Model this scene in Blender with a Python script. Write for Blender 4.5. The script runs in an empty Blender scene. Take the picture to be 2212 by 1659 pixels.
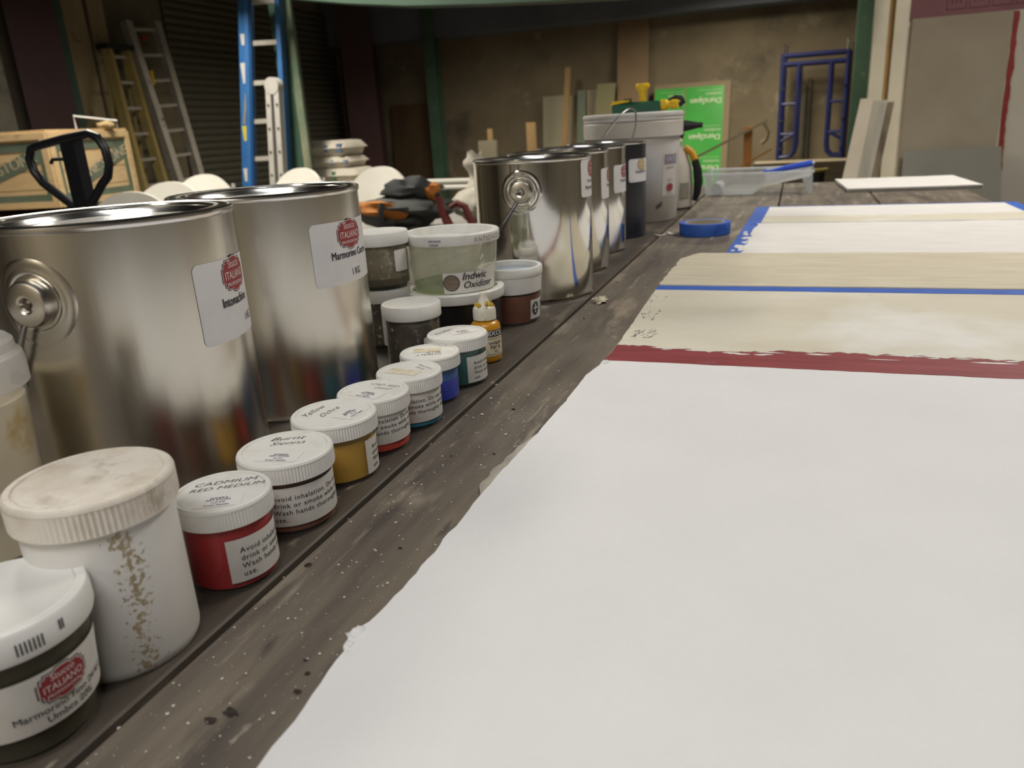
import bpy, math, random
from mathutils import Vector, Matrix, noise
random.seed(7)
sc = bpy.context.scene
COL = sc.collection
PI = math.pi
def rad(a): return a * PI / 180.0

# ---------------------------------------------------------------- camera
cd = bpy.data.cameras.new('camera')
cam = bpy.data.objects.new('camera', cd); COL.objects.link(cam)
cd.sensor_fit = 'HORIZONTAL'; cd.sensor_width = 7.6; cd.lens = 7.6 * 1660.0 / 2212.0
cd.clip_start = 0.01; cd.clip_end = 100
cd.dof.use_dof = True; cd.dof.focus_distance = 0.60; cd.dof.aperture_fstop = 2.4
_R = ((0.9418, -0.0551, 0.3316), (0.3315, 0.3164, -0.8888), (-0.0560, 0.9470, 0.3163))
cam.matrix_world = Matrix((( _R[0][0], _R[0][1], _R[0][2], 0), (_R[1][0], _R[1][1], _R[1][2], 0),
                           (_R[2][0], _R[2][1], _R[2][2], 0.236), (0, 0, 0, 1)))
sc.camera = cam
# ---------------------------------------------------------------- world, lights, exposure
w = bpy.data.worlds.new('world'); sc.world = w; w.use_nodes = True
w.node_tree.nodes['Background'].inputs[0].default_value = (0.9, 0.85, 0.75, 1)
w.node_tree.nodes['Background'].inputs[1].default_value = 0.05
sc.view_settings.view_transform = 'Standard'; sc.view_settings.look = 'None'
sc.view_settings.gamma = 1.0; sc.view_settings.exposure = 0.0
sc.view_settings.use_curve_mapping = False
def area(name, loc, sx, sy, power, col, spread=170, rx=0):
    l = bpy.data.lights.new(name, 'AREA'); l.shape = 'RECTANGLE'; l.size = sx; l.size_y = sy
    l.energy = power; l.color = col; l.spread = rad(spread)
    o = bpy.data.objects.new(name, l); COL.objects.link(o); o.rotation_euler = (rx, 0, 0)
    o.location = Vector(loc) + Matrix.Rotation(rx, 3, 'X') @ Vector((0, 0, -0.045))
    return o
LAMPS = [  # x, y, z, width, length, power, colour, spread, tilt
    (0.15, -1.05, 2.35, 2.2, 0.7, 43, (1.0, 0.985, 0.97), 180, 0),
    (1.00, 2.50, 2.25, 0.5, 1.5, 52, (1.0, 0.94, 0.85), 165, 0),
    (-0.60, 9.20, 1.95, 0.5, 1.6, 115, (1.0, 0.91, 0.70), 160, 0),
    (-3.10, 3.00, 2.30, 0.5, 1.6, 130, (1.0, 0.94, 0.82), 162, 0),
    (-3.40, 8.20, 2.10, 0.5, 1.6, 70, (1.0, 0.91, 0.74), 155, 0),
    (-1.60, -3.10, 2.20, 0.5, 1.5, 45, (1.0, 0.93, 0.80), 170, 0),  # unseen lamp added to light the front wall that the cans reflect
]
for L in LAMPS: area('lamp_light', L[:3], L[3], L[4], L[5], L[6], L[7], L[8])

# ---------------------------------------------------------------- materials
def _n(nt, t, x=0, y=0): 
    n = nt.nodes.new(t); n.location = (x, y); return n
MATS = {}
def M(name, col, rough=0.6, metal=0.0, col2=None, var=4.0, stretch=(1, 1, 1), detail=6.0, lo=0.35, hi=0.65,
      bump=0.0, bscale=60.0, bstretch=None, spec=0.5, stains=None, specks=None, rough2=None, coat=0.0):
    """principled material: noise mix col/col2, optional stains [(col,scale,lo,hi)], specks (col,scale,thr), bump"""
    if name in MATS: return MATS[name]
    m = bpy.data.materials.new(name); m.use_nodes = True; nt = m.node_tree
    b = nt.nodes['Principled BSDF']
    b.inputs['Roughness'].default_value = rough; b.inputs['Metallic'].default_value = metal
    b.inputs['Specular IOR Level'].default_value = spec
    b.inputs['Coat Weight'].default_value = coat
    tc = _n(nt, 'ShaderNodeTexCoord', -1200)
    def noi(scale, st, det=6.0, seed=0.0):
        mp = _n(nt, 'ShaderNodeMapping', -1000); mp.inputs['Scale'].default_value = st
        mp.inputs['Location'].default_value = (seed, seed * 1.7, seed * 0.6)
        nt.links.new(tc.outputs['Object'], mp.inputs['Vector'])
        nz = _n(nt, 'ShaderNodeTexNoise', -800); nz.inputs['Scale'].default_value = scale; nz.inputs['Detail'].default_value = det
        nz.inputs['Roughness'].default_value = 0.6
        nt.links.new(mp.outputs[0], nz.inputs['Vector']); return nz
    def ramp(src, a, c):
        r = _n(nt, 'ShaderNodeMapRange', -600); r.inputs['From Min'].default_value = a; r.inputs['From Max'].default_value = c
        nt.links.new(src, r.inputs['Value']); return r.outputs[0]
    def mix(fac, a, c):
        x = _n(nt, 'ShaderNodeMix', -400); x.data_type = 'RGBA'
        nt.links.new(fac, x.inputs[0])
        for s, k in ((a, 6), (c, 7)):
            if isinstance(s, (tuple, list)): x.inputs[k].default_value = (*s[:3], 1)
            else: nt.links.new(s, x.inputs[k])
        return x.outputs[2]
    cur = tuple(col)
    if col2 is not None:
        cur = mix(ramp(noi(var, stretch, detail).outputs[0], lo, hi), col, col2)
    for k, s in enumerate(stains or []):
        st = s[4] if len(s) > 4 else (1, 1, 1)
        cur = mix(ramp(noi(s[1], st, 5.0, 3.1 + k * 2.3).outputs[0], s[2], s[3]), cur, s[0])
    if specks:
        v = _n(nt, 'ShaderNodeTexVoronoi', -800); v.inputs['Scale'].default_value = specks[1]
        nt.links.new(tc.outputs['Object'], v.inputs['Vector'])
        cur = mix(ramp(v.outputs['Distance'], specks[2], specks[2] * 0.6), cur, specks[0])
    if isinstance(cur, tuple): b.inputs['Base Color'].default_value = (*cur[:3], 1)
    else: nt.links.new(cur, b.inputs['Base Color'])
    if rough2 is not None:
        rr = _n(nt, 'ShaderNodeMapRange', -600); rr.inputs['To Min'].default_value = rough; rr.inputs['To Max'].default_value = rough2
        nt.links.new(noi(6, (1, 1, 1)).outputs[0], rr.inputs['Value']); nt.links.new(rr.outputs[0], b.inputs['Roughness'])
    if bump:
        bp = _n(nt, 'ShaderNodeBump', -300); bp.inputs['Strength'].default_value = bump; bp.inputs['Distance'].default_value = 0.002
        nt.links.new(noi(bscale, bstretch or stretch, 8.0, 9.0).outputs[0], bp.inputs['Height'])
        nt.links.new(bp.outputs[0], b.inputs['Normal'])
    MATS[name] = m; return m
def CLEAR(name, col=(1, 1, 1), dens=0.12, rough=0.05, diff=(0.8, 0.8, 0.78), ior=1.45, gloss=1.0):
    """thin clear or frosted plastic: transparent + diffuse haze, fresnel gloss on top"""
    if name in MATS: return MATS[name]
    m = bpy.data.materials.new(name); m.use_nodes = True; nt = m.node_tree; nt.nodes.clear()
    out = _n(nt, 'ShaderNodeOutputMaterial', 400)
    tr = _n(nt, 'ShaderNodeBsdfTransparent'); tr.inputs[0].default_value = (*col, 1)
    df = _n(nt, 'ShaderNodeBsdfDiffuse'); df.inputs[0].default_value = (*diff, 1)
    tl = _n(nt, 'ShaderNodeBsdfTranslucent'); tl.inputs[0].default_value = (*diff, 1)
    dm = _n(nt, 'ShaderNodeMixShader'); dm.inputs[0].default_value = 0.45
    nt.links.new(df.outputs[0], dm.inputs[1]); nt.links.new(tl.outputs[0], dm.inputs[2])
    m1 = _n(nt, 'ShaderNodeMixShader'); m1.inputs[0].default_value = dens
    nt.links.new(tr.outputs[0], m1.inputs[1]); nt.links.new(dm.outputs[0], m1.inputs[2])
    gl = _n(nt, 'ShaderNodeBsdfGlossy'); gl.inputs['Roughness'].default_value = rough
    lw = _n(nt, 'ShaderNodeLayerWeight')                      # thin wall: Schlick term, same from both sides
    pw = _n(nt, 'ShaderNodeMath'); pw.operation = 'POWER'; pw.inputs[1].default_value = 5.0; nt.links.new(lw.outputs['Facing'], pw.inputs[0])
    mu = _n(nt, 'ShaderNodeMath'); mu.operation = 'MULTIPLY_ADD'; mu.inputs[1].default_value = 0.85 * gloss; mu.inputs[2].default_value = 0.045 * gloss
    nt.links.new(pw.outputs[0], mu.inputs[0])
    m2 = _n(nt, 'ShaderNodeMixShader'); nt.links.new(mu.outputs[0], m2.inputs[0])
    nt.links.new(m1.outputs[0], m2.inputs[1]); nt.links.new(gl.outputs[0], m2.inputs[2])
    nt.links.new(m2.outputs[0], out.inputs[0]); MATS[name] = m; return m
def EMIT(name, col, s):
    m = bpy.data.materials.new(name); m.use_nodes = True; nt = m.node_tree
    b = nt.nodes['Principled BSDF']; b.inputs['Emission Color'].default_value = (*col, 1); b.inputs['Emission Strength'].default_value = s
    return m

# ---------------------------------------------------------------- mesh helpers
class MB:
    def __init__(s): s.v = []; s.f = []
    def add(s, v, f):
        o = len(s.v); s.v += [tuple(p) for p in v]; s.f += [tuple(i + o for i in q) for q in f]; return s
    def box(s, c, d, rot=None, taper=1.0):
        x, y, z = d[0] / 2, d[1] / 2, d[2] / 2
        P = [Vector((a * x * (taper if cz > 0 else 1), b * y * (taper if cz > 0 else 1), cz * z)) for cz in (-1, 1) for b in (-1, 1) for a in (-1, 1)]
        if rot is not None: P = [rot @ p for p in P]
        P = [p + Vector(c) for p in P]
        return s.add(P, [(0, 2, 3, 1), (4, 5, 7, 6), (0, 1, 5, 4), (2, 6, 7, 3), (0, 4, 6, 2), (1, 3, 7, 5)])
    def bar(s, a, b, wd, th, up=(0, 0, 1)):
        a = Vector(a); b = Vector(b); d = (b - a); L = d.length; d.normalize(); u = Vector(up)
        r = d.cross(u)
        if r.length < 1e-5: u = Vector((0, 1, 0)); r = d.cross(u)
        r.normalize(); u = r.cross(d).normalized()
        R = Matrix((r, d, u)).transposed()
        return s.box((a + b) / 2, (wd, L, th), R)
    def bbox(s, c, d, bev=0.004, rot=None):
        """box with bevelled top edges"""
        x, y, z = d[0] / 2, d[1] / 2, d[2] / 2
        lv = [(-z, 0), (z - bev, 0), (z, bev)]
        P = []
        for zz, k in lv:
            P += [Vector((-x + k, -y + k, zz)), Vector((x - k, -y + k, zz)), Vector((x - k, y - k, zz)), Vector((-x + k, y - k, zz))]
        if rot is not None: P = [rot @ p for p in P]
        P = [p + Vector(c) for p in P]
        F = [(3, 2, 1, 0), (8, 9, 10, 11)]
        for l in range(2):
            for i in range(4): F.append((l * 4 + i, l * 4 + (i + 1) % 4, l * 4 + 4 + (i + 1) % 4, l * 4 + 4 + i))
        return s.add(P, F)
    def lathe(s, prof, n=64, mat=None, ribs=None, c=(0, 0, 0)):
        V = []; F = []; k = len(prof)
        for i in range(n):
            a = 2 * PI * i / n
            for j, (r, z) in enumerate(prof):
                rr = r
                if ribs and ribs[0] <= j <= ribs[1] and i % 2: rr = r - ribs[2]
                p = Vector((rr * math.cos(a), rr * math.sin(a), z))
                if mat is not None: p = mat @ p
                V.append(p + Vector(c))
        for i in range(n):
            for j in range(k - 1):
                a, b = i * k + j, ((i + 1) % n) * k + j
                r0, r1 = prof[j][0], prof[j + 1][0]
                if r0 < 1e-7 and r1 < 1e-7: continue
                if r0 < 1e-7: F.append((a, b + 1, a + 1))
                elif r1 < 1e-7: F.append((a, b, a + 1))
                else: F.append((a, b, b + 1, a + 1))
        return s.add(V, F)
    def tube(s, path, r, n=10, closed=False):
        path = [Vector(p) for p in path]; m = len(path); V = []; F = []
        prev = None
        for i, p in enumerate(path):
            if closed: t = path[(i + 1) % m] - path[i - 1]
            else: t = path[min(i + 1, m - 1)] - path[max(i - 1, 0)]
            t.normalize()
            u = prev if prev is not None else (Vector((0, 0, 1)) if abs(t.z) < 0.9 else Vector((1, 0, 0)))
            u = u - t * u.dot(t)
            if u.length < 1e-6: u = t.orthogonal()
            u.normalize(); prev = u; q = t.cross(u)
            rr = r[i] if isinstance(r, (list, tuple)) else r
            for j in range(n):
                a = 2 * PI * j / n; V.append(p + (u * math.cos(a) + q * math.sin(a)) * rr)
        for i in range(m if closed else m - 1):
            for j in range(n):
                a, b = i * n + j, i * n + (j + 1) % n
                c, d = ((i + 1) % m) * n + j, ((i + 1) % m) * n + (j + 1) % n
                F.append((a, b, d, c))
        if not closed: F.append(tuple(range(n - 1, -1, -1))); F.append(tuple((m - 1) * n + j for j in range(n)))
        return s.add(V, F)
    def prism(s, poly, z0, z1, fn=None):
        """2D polygon extruded; fn maps (x,y,z)->point"""
        fn = fn or (lambda x, y, z: (x, y, z)); n = len(poly)
        V = [fn(x, y, z0) for x, y in poly] + [fn(x, y, z1) for x, y in poly]
        F = [tuple(range(n - 1, -1, -1)), tuple(range(n, 2 * n))] + [(i, (i + 1) % n, n + (i + 1) % n, n + i) for i in range(n)]
        return s.add(V, F)
    def cols(s, us, vb, vt, fn, nv=1):
        """strip patch: columns at u with v from vb(u) to vt(u)"""
        V = []; F = []; k = nv + 1
        for u in us:
            a, b = vb(u), vt(u)
            for j in range(k): V.append(fn(u, a + (b - a) * j / nv))
        for i in range(len(us) - 1):
            for j in range(nv): F.append((i * k + j, (i + 1) * k + j, (i + 1) * k + j + 1, i * k + j + 1))
        return s.add(V, F)
    def build(s, name, mat, parent=None, smooth=35, loc=None, rotz=0.0):
        me = bpy.data.meshes.new(name); me.from_pydata(s.v, [], s.f); me.materials.append(mat)
        if smooth:
            me.polygons.foreach_set('use_smooth', [True] * len(me.polygons)); me.set_sharp_from_angle(angle=rad(smooth))
        me.validate(); me.update()
        o = bpy.data.objects.new(name, me); COL.objects.link(o)
        if parent is not None: o.parent = parent
        if loc is not None: o.location = loc
        if rotz: o.rotation_euler = (0, 0, rotz)
        return o
def thing(name, label, cat, loc=(0, 0, 0), rotz=0.0, group=None):
    o = bpy.data.objects.new(name, None); COL.objects.link(o); o.location = loc; o.rotation_euler = (0, 0, rotz)
    o.empty_display_size = 0.02
    return tag(o, label, cat, group)
def tag(o, label, cat, group=None, kind=None):
    o['label'] = label; o['category'] = cat
    if group: o['group'] = group
    if kind: o['kind'] = kind
    return o
def structure(o, label=None):
    o['kind'] = 'structure'
    if label: o['label'] = label; o['category'] = label.split()[-1]
    return o
def copy_tree(o, parent=None):
    c = o.copy(); COL.objects.link(c); c.parent = parent
    for ch in list(o.children): copy_tree(ch, c)
    return c
_tx = {}
def text2d(body, size=1.0, shear=0.0, bold=0.0, align='LEFT', space=1.0):
    key = (body, shear, bold, align, space)
    if key not in _tx:
        cu = bpy.data.curves.new('t', 'FONT'); cu.body = body; cu.size = 1.0; cu.shear = shear; cu.offset = bold
        cu.align_x = align; cu.space_character = space; cu.fill_mode = 'FRONT'; cu.resolution_u = 3
        ob = bpy.data.objects.new('t', cu); COL.objects.link(ob)
        dg = bpy.context.evaluated_depsgraph_get(); ev = ob.evaluated_get(dg); me = ev.to_mesh()
        _tx[key] = ([(v.co.x, v.co.y) for v in me.vertices], [tuple(p.vertices) for p in me.polygons])
        ev.to_mesh_clear(); bpy.data.objects.remove(ob); bpy.data.curves.remove(cu)
    V, F = _tx[key]
    return [(x * size, y * size) for x, y in V], F
def lettering(parent, mat, fn, items, name='lettering'):
    """items: (text, size, u, v, opts) placed through map fn(u,v)"""
    mb = MB()
    for it in items:
        body, size, u, v = it[:4]; o = dict(it[4]) if len(it) > 4 else {}
        ang = o.pop('rot', 0.0); sx = o.pop('sx', 1.0); bq = o.pop('bold', 0.0); bd = max(0.0, bq) * size * 2.0; o['bold'] = min(0.0, bq)
        V, F = text2d(body, size, **o); ca, sa = math.cos(ang), math.sin(ang)
        for sh in ((-bd, 0, bd) if bd > 0 else (0,)):
            mb.add([fn(u + ((x + sh) * sx * ca - y * sa), v + ((x + sh) * sx * sa + y * ca)) for x, y in V], F)
    return mb.build(name, mat, parent, smooth=None)
def cylmap(r, th0, z0, k=0.0, off=0.0004):
    def fn(u, v):
        rr = r + k * v; a = th0 + u / r
        return ((rr + off) * math.cos(a), (rr + off) * math.sin(a), z0 + v)
    return fn
def topmap(z, ang, ox=0.0, oy=0.0):
    ca, sa = math.cos(ang), math.sin(ang)
    return lambda u, v: (ox + u * ca - v * sa, oy + u * sa + v * ca, z)
def rounded_cols(mb, w_, h_, cr, fn, n=28, nv=6):
    def cut(u):
        e = w_ / 2 - abs(u)
        return cr - math.sqrt(max(0.0, cr * cr - (cr - e) ** 2)) if e < cr else 0.0
    us = sorted(set([-w_ / 2 + w_ * i / n for i in range(n + 1)] + [s * (w_ / 2 - cr * (1 - math.cos(i * PI / 10))) for i in range(6) for s in (-1, 1)]))
    return mb.cols(us, lambda u: -h_ / 2 + cut(u), lambda u: h_ / 2 - cut(u), fn, nv)
def badge_cols(mb, w_, h_, fn, grow=0.0):
    """scalloped plaque outline"""
    def half(u):
        t = abs(u) / (w_ / 2 + grow); t = min(1.0, t)
        base = 1.0 if t < 0.30 else (0.88 if t < 0.72 else (0.70 if t < 0.88 else 0.42))
        if t < 0.30: base += 0.07 * math.cos(t / 0.30 * PI / 2)
        return (h_ / 2 + grow) * base
    us = []
    W = w_ / 2 + grow
    for t in (-1, -.94, -.881, -.879, -.8, -.721, -.719, -.6, -.45, -.301, -.299, -.2, -.1, 0, .1, .2, .299, .301, .45, .6, .719, .721, .8, .879, .881, .94, 1): us.append(t * W)
    return mb.cols(us, lambda u: -half(u), half, fn, 4)

# ---------------------------------------------------------------- palette
WHITE_PL = M('white_plastic', (0.78, 0.77, 0.74), 0.45, col2=(0.70, 0.68, 0.63), var=25, lo=.45, hi=.75)
LID = M('lid_plastic', (0.80, 0.79, 0.75), 0.5, col2=(0.70, 0.67, 0.60), var=60, lo=.5, hi=.75, stains=[((.45, .40, .32), 90, .70, .78)])
LID_DIRTY = M('lid_plastic_dirty', (0.76, 0.71, 0.63), 0.55, col2=(0.50, 0.41, 0.31), var=24, lo=.46, hi=.72, stains=[((.30, .23, .15), 38, .58, .78), ((.16, .11, .06), 120, .68, .76)])
PAPER = M('paper_label', (0.74, 0.72, 0.68), 0.7, col2=(0.68, 0.65, 0.60), var=40)
PAPER_W = M('glossy_label', (0.76, 0.75, 0.75), 0.45, col2=(0.70, 0.69, 0.69), var=30, stains=[((.45, .42, .40), 120, .73, .78)])
PAPER_OLD = M('aged_sticker', (0.62, 0.53, 0.34), 0.8, col2=(0.75, 0.70, 0.58), var=120, lo=.4, hi=.6)
INK = M('black_ink', (0.02, 0.02, 0.025), 0.6)
INK_G = M('grey_pencil', (0.16, 0.15, 0.15), 0.7)
INK_B = M('blue_ink', (0.07, 0.06, 0.20), 0.6)
BADGE = M('badge_red', (0.30, 0.035, 0.04), 0.45)
BADGE_D = M('badge_outline', (0.03, 0.015, 0.02), 0.5)
BADGE_W = M('badge_lettering', (0.80, 0.72, 0.70), 0.5)
STEEL_B = M('brushed_tinplate', (0.74, 0.71, 0.65), 0.20, 1.0, col2=(0.68, 0.65, 0.58), var=10, stretch=(1, 1, 0.15), bump=0.05, bscale=160, bstretch=(1, 1, .06),
            specks=((.9, .9, .88), 42, .024), rough2=0.30)
STEEL_S = M('shiny_tinplate', (0.70, 0.69, 0.66), 0.07, 1.0, col2=(0.66, 0.64, 0.60), var=8, stains=[((.45, .43, .40), 60, .72, .76)], rough2=0.13, bump=0.03, bscale=30)
STEEL_RIM = M('rim_tinplate', (0.74, 0.73, 0.71), 0.20, 1.0)
EAR = M('ear_tinplate', (0.62, 0.58, 0.51), 0.30, 1.0)
WIRE = M('bail_wire', (0.55, 0.55, 0.56), 0.28, 1.0)
BLACK_TIN = M('black_tin', (0.018, 0.019, 0.024), 0.32)
GLASS = CLEAR('clear_jar_plastic', (0.97, 0.97, 0.96), 0.05, 0.06, gloss=0.9)
FROST = CLEAR('frosted_cup_plastic', (0.90, 0.93, 0.86), 0.42, 0.25, (0.66, 0.68, 0.58), gloss=0.8)
FROST_LID = CLEAR('frosted_lid_plastic', (0.95, 0.95, 0.95), 0.72, 0.38, (0.80, 0.79, 0.78), gloss=0.6)
TRAY_PL = CLEAR('tray_plastic', (0.92, 0.94, 0.96), 0.46, 0.15, (0.84, 0.86, 0.87), gloss=0.9)
CONCRETE = M('back_wall_concrete', (0.155, 0.125, 0.085), 0.9, col2=(0.235, 0.19, 0.125), var=1.3, lo=.35, hi=.7, stains=[((.30, .26, .19), 2.6, .60, .72), ((.085, .07, .055), 1.1, .58, .75)], bump=0.4, bscale=8)
FLOOR = M('floor_concrete', (0.15, 0.135, 0.115), 0.85, col2=(0.09, 0.08, 0.07), var=1.5, bump=0.2, bscale=12)
GREEN_ST = M('green_steel', (0.065, 0.125, 0.082), 0.5, col2=(0.045, 0.09, 0.062), var=3, stains=[((.20, .21, .15), 5, .63, .75)])
GREEN_LT = M('worn_green_steel', (0.30, 0.31, 0.20), 0.6, col2=(0.10, 0.16, 0.10), var=4, stretch=(1, 1, .4), lo=.4, hi=.6)
MAROON = M('maroon_steel', (0.070, 0.025, 0.025), 0.55, col2=(0.048, 0.019, 0.020), var=2)

# ================================================================ the room
FZ = -0.80
structure(MB().box((-0.9, 3.75, FZ - 0.05), (12.0, 15.7, 0.1)).build('floor', FLOOR, smooth=None))
structure(MB().box((-0.9, 11.6, 1.0), (12.0, 0.2, 3.7)).build('wall_back', CONCRETE, smooth=None))
WL = M('side_wall_board', (0.20, 0.165, 0.11), 0.9, col2=(0.12, 0.105, 0.08), var=1.1, lo=.4, hi=.65, bump=.3, bscale=6)
structure(MB().box((-6.95, 3.75, 1.0), (0.3, 15.7, 3.7)).build('wall_left', WL, smooth=None))
WR = M('light_wall_paint', (0.60, 0.53, 0.42), 0.85, col2=(0.50, 0.44, 0.34), var=1.0)
structure(MB().box((5.1, 3.75, 1.0), (0.2, 15.7, 3.7)).build('wall_right', WR, smooth=None))
structure(MB().box((-0.9, -4.1, 1.0), (12.0, 0.2, 3.7)).build('wall_front', WR, smooth=None))
CEIL = M('dark_ceiling', (0.055, 0.058, 0.070), 0.9, col2=(0.04, 0.042, 0.05), var=1.0)
structure(MB().box((-0.9, 3.75, 2.9), (12.0, 15.7, 0.1)).build('ceiling', CEIL, smooth=None))
structure(MB().box((-1.2, 11.28, 2.19), (11.3, 0.45, 1.32)).build('trim_1', M('soffit_paint', (.16, .17, .21), .9, col2=(.12, .13, .16), var=1.0), smooth=None), 'dark grey boxed soffit along the top of the back wall')
bpy.data.objects['trim_1']['category'] = 'soffit'

# roll-up door in the left wall: each slat a part
DOOR = M('rollup_slats', (0.135, 0.125, 0.092), 0.6, col2=(0.095, 0.088, 0.066), var=2, stretch=(1, .3, 2))
door = bpy.data.objects.new('door_1', None); COL.objects.link(door); door.location = (-6.78, 9.45, FZ)
structure(door, 'dark ribbed steel roll-up door in the left wall'); door['category'] = 'door'
def slat_mesh():
    prof = [(0.0, 0.0), (0.016, 0.010), (0.022, 0.032), (0.020, 0.058), (0.008, 0.076), (0.0, 0.080)]
    mb = MB(); V = []; F = []
    for y in (-1.78, 1.78):
        for x, z in prof: V.append((x, y, z))
    k = len(prof)
    for j in range(k - 1): F.append((j, j + 1, k + j + 1, k + j))
    F += [tuple(range(k)), tuple(range(2 * k - 1, k - 1, -1))]
    return mb.add(V, F)
s0 = slat_mesh().build('slat', DOOR, door, smooth=60)
for i in range(1, 34):
    c = s0.copy(); COL.objects.link(c); c.parent = door; c.location = (0, 0, i * 0.082)
MB().box((0.03, 1.84, 1.2), (0.07, 0.10, 2.5)).build('jamb', M('jamb_wood', (0.19, 0.155, 0.085), 0.7, col2=(.14, .11, .06), var=4), door, smooth=None)

# steel columns
def ibeam(name, label, x, y, z0, z1, wd, mat, ang=0.0, depth=None, mat2=None):
    t = thing(name, label, 'column', (x, y, z0), ang); dp = depth or wd; h = z1 - z0
    MB().box((0, -dp / 2, h / 2), (wd, 0.016, h)).build('flange', mat2 or mat, t, smooth=None)
    MB().box((0, dp / 2, h / 2), (wd, 0.016, h)).build('flange', mat, t, smooth=None)
    MB().box((0, 0, h / 2), (0.012, dp - 0.016, h)).build('web', mat, t, smooth=None)
    MB().box((0, 0, 0.008), (wd + 0.06, dp + 0.06, 0.016)).build('base_plate', mat, t, smooth=None)
    return t
ibeam('steel_column', 'maroon steel column at the far left beside the wooden crate', -6.62, 5.75, FZ, 2.85, 0.40, MAROON, rad(62))
ibeam('steel_column', 'narrow dark green steel column against the left wall beside the maroon one', -6.72, 6.16, FZ, 2.85, 0.12, GREEN_ST, rad(62))
ibeam('steel_column', 'dark maroon steel column in the shadowed corner right of the roll-up door', -6.22, 11.0, FZ, 2.8, 0.46, MAROON, 0.35)
ibeam('steel_column', 'dark green steel column against the back wall right of the brown plywood', -5.05, 11.02, FZ, 2.8, 0.17, GREEN_ST)
ibeam('steel_column', 'dark green steel column right of the blue scaffold frame', 0.60, 9.5, FZ, 2.85, 0.155, GREEN_ST)
# near green post with worn pale face, blue ladder in front of it
pt = thing('steel_post', 'worn green steel post behind the blue ladder with a pale scuffed right face', 'column', (-3.37, 5.0, FZ), 0)
MB().box((-0.03, 0, 1.8), (0.11, 0.13, 3.6)).build('shaft', GREEN_ST, pt, smooth=None)
MB().box((0.054, -0.05, 1.8), (0.058, 0.02, 3.6)).build('flange', GREEN_LT, pt, smooth=None)
MB().box((0, 0, 0.01), (0.18, 0.15, 0.02)).build('base_plate', GREEN_ST, pt, smooth=None)
# curved green beam overhead
ar = MB(); pts = [(-4.3, 1.40), (-3.784, 1.251), (-3.268, 1.141), (-2.844, 1.071), (-2.41, 1.014), (-1.858, .971), (-1.435, .945), (-1.063, .925), (-.603, .91), (0.0, .91), (.5, .93)]
for a, b in zip(pts, pts[1:]):
    V = [(a[0], 4.93, a[1]), (b[0], 4.93, b[1]), (b[0], 4.93, b[1] + .14), (a[0], 4.93, a[1] + .14), (a[0], 5.07, a[1]), (b[0], 5.07, b[1]), (b[0], 5.07, b[1] + .14), (a[0], 5.07, a[1] + .14)]
    ar.add(V, [(0, 1, 2, 3), (5, 4, 7, 6), (0, 4, 5, 1), (3, 2, 6, 7), (0, 3, 7, 4), (1, 5, 6, 2)])
ar.v = [(x * .92, 4.6 + (y - 5), .236 + (z - .236) * .92) for x, y, z in ar.v]
arch = thing('curved_beam', 'bent green steel beam crossing the top of the view', 'beam', (0, 0, 0))
ar.build('beam', GREEN_ST, arch, smooth=40)
for x, z in ((-3.3, 1.15), (0.2, .87)):
    MB().tube([(x, 4.6, z + .05), (x, 4.6, 2.86)], 0.008, 6).build('hanger_rod', WIRE, arch)
# lamp fixtures overhead (out of view, they carry the light)
HOUS = M('lamp_housing', (0.35, 0.35, 0.34), 0.5)
for i, L in enumerate(LAMPS):
    where = ['over the near end of the table', 'over the far end of the table', 'in front of the back wall', 'over the white chairs', 'before the roll-up door', 'added before the front wall for the can reflections'][i]
    t = thing('ceiling_lamp', 'long hanging workshop lamp ' + where, 'lamp', (L[0], L[1], L[2]), 0, 'hanging workshop lamps'); t.rotation_euler = (L[8], 0, 0)
    MB().box((0, 0, 0.02), (L[3] + 0.04, L[4] + 0.04, 0.04)).build('housing', HOUS, t, smooth=None)
    for s in (-1, 1):
        MB().box((s * (L[3] / 2 + 0.03), 0, -0.04), (0.012, L[4] + .04, 0.12)).build('reflector', HOUS, t, smooth=None)
        if not L[8]: MB().tube([(0, s * L[4] * .4, 0.03), (0, s * L[4] * .4, 2.85 - L[2])], 0.004, 6).build('hanger_rod', WIRE, t)

# ================================================================ table
WOOD = M('weathered_plank', (0.185, 0.155, 0.120), 0.62, col2=(0.080, 0.069, 0.060), var=3.2, stretch=(9, 1.0, 9), lo=.38, hi=.68,
         stains=[((.31, .26, .195), 5.0, .57, .70, (5, 1.2, 5)), ((.060, .053, .052), 4.0, .60, .74, (2.5, 1.2, 2.5)), ((.40, .345, .265), 9, .60, .76, (7, .7, 7)), ((.060, .052, .048), 11, .62, .74, (4, .9, 4)), ((.36, .32, .26), 40, .66, .74, (2, .8, 2))],
         bump=0.25, bscale=10, bstretch=(14, 1, 14), spec=.4, rough2=0.48)
WOOD_L = M('shade_darkened_plank', (0.105, 0.086, 0.066), 0.6, col2=(0.052, 0.044, 0.037), var=3.2, stretch=(9, 1.0, 9), lo=.38, hi=.66, stains=[((.20, .165, .12), 6.0, .60, .74, (5, 1.2, 5)), ((.035, .03, .028), 9, .60, .74, (3, 1, 3)), ((.30, .265, .21), 34, .66, .76, (2, .8, 2))], bump=0.25, bscale=10, bstretch=(14, 1, 14), spec=.4, rough2=0.48)  # darker plank wood; the shade among jars and cans is in the colour
WOOD_D = M('plank_underframe', (0.09, 0.075, 0.058), 0.8, col2=(.06, .05, .04), var=6)
tb = thing('work_table', 'long weathered grey-brown plank worktable covered with paint pots', 'table', (0, 0, 0))
edges = [(-0.755, -0.513), (-0.509, -0.2675), (-0.2625, -0.0385), (-0.0340, 0.2065), (0.2110, 0.457)]
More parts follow.
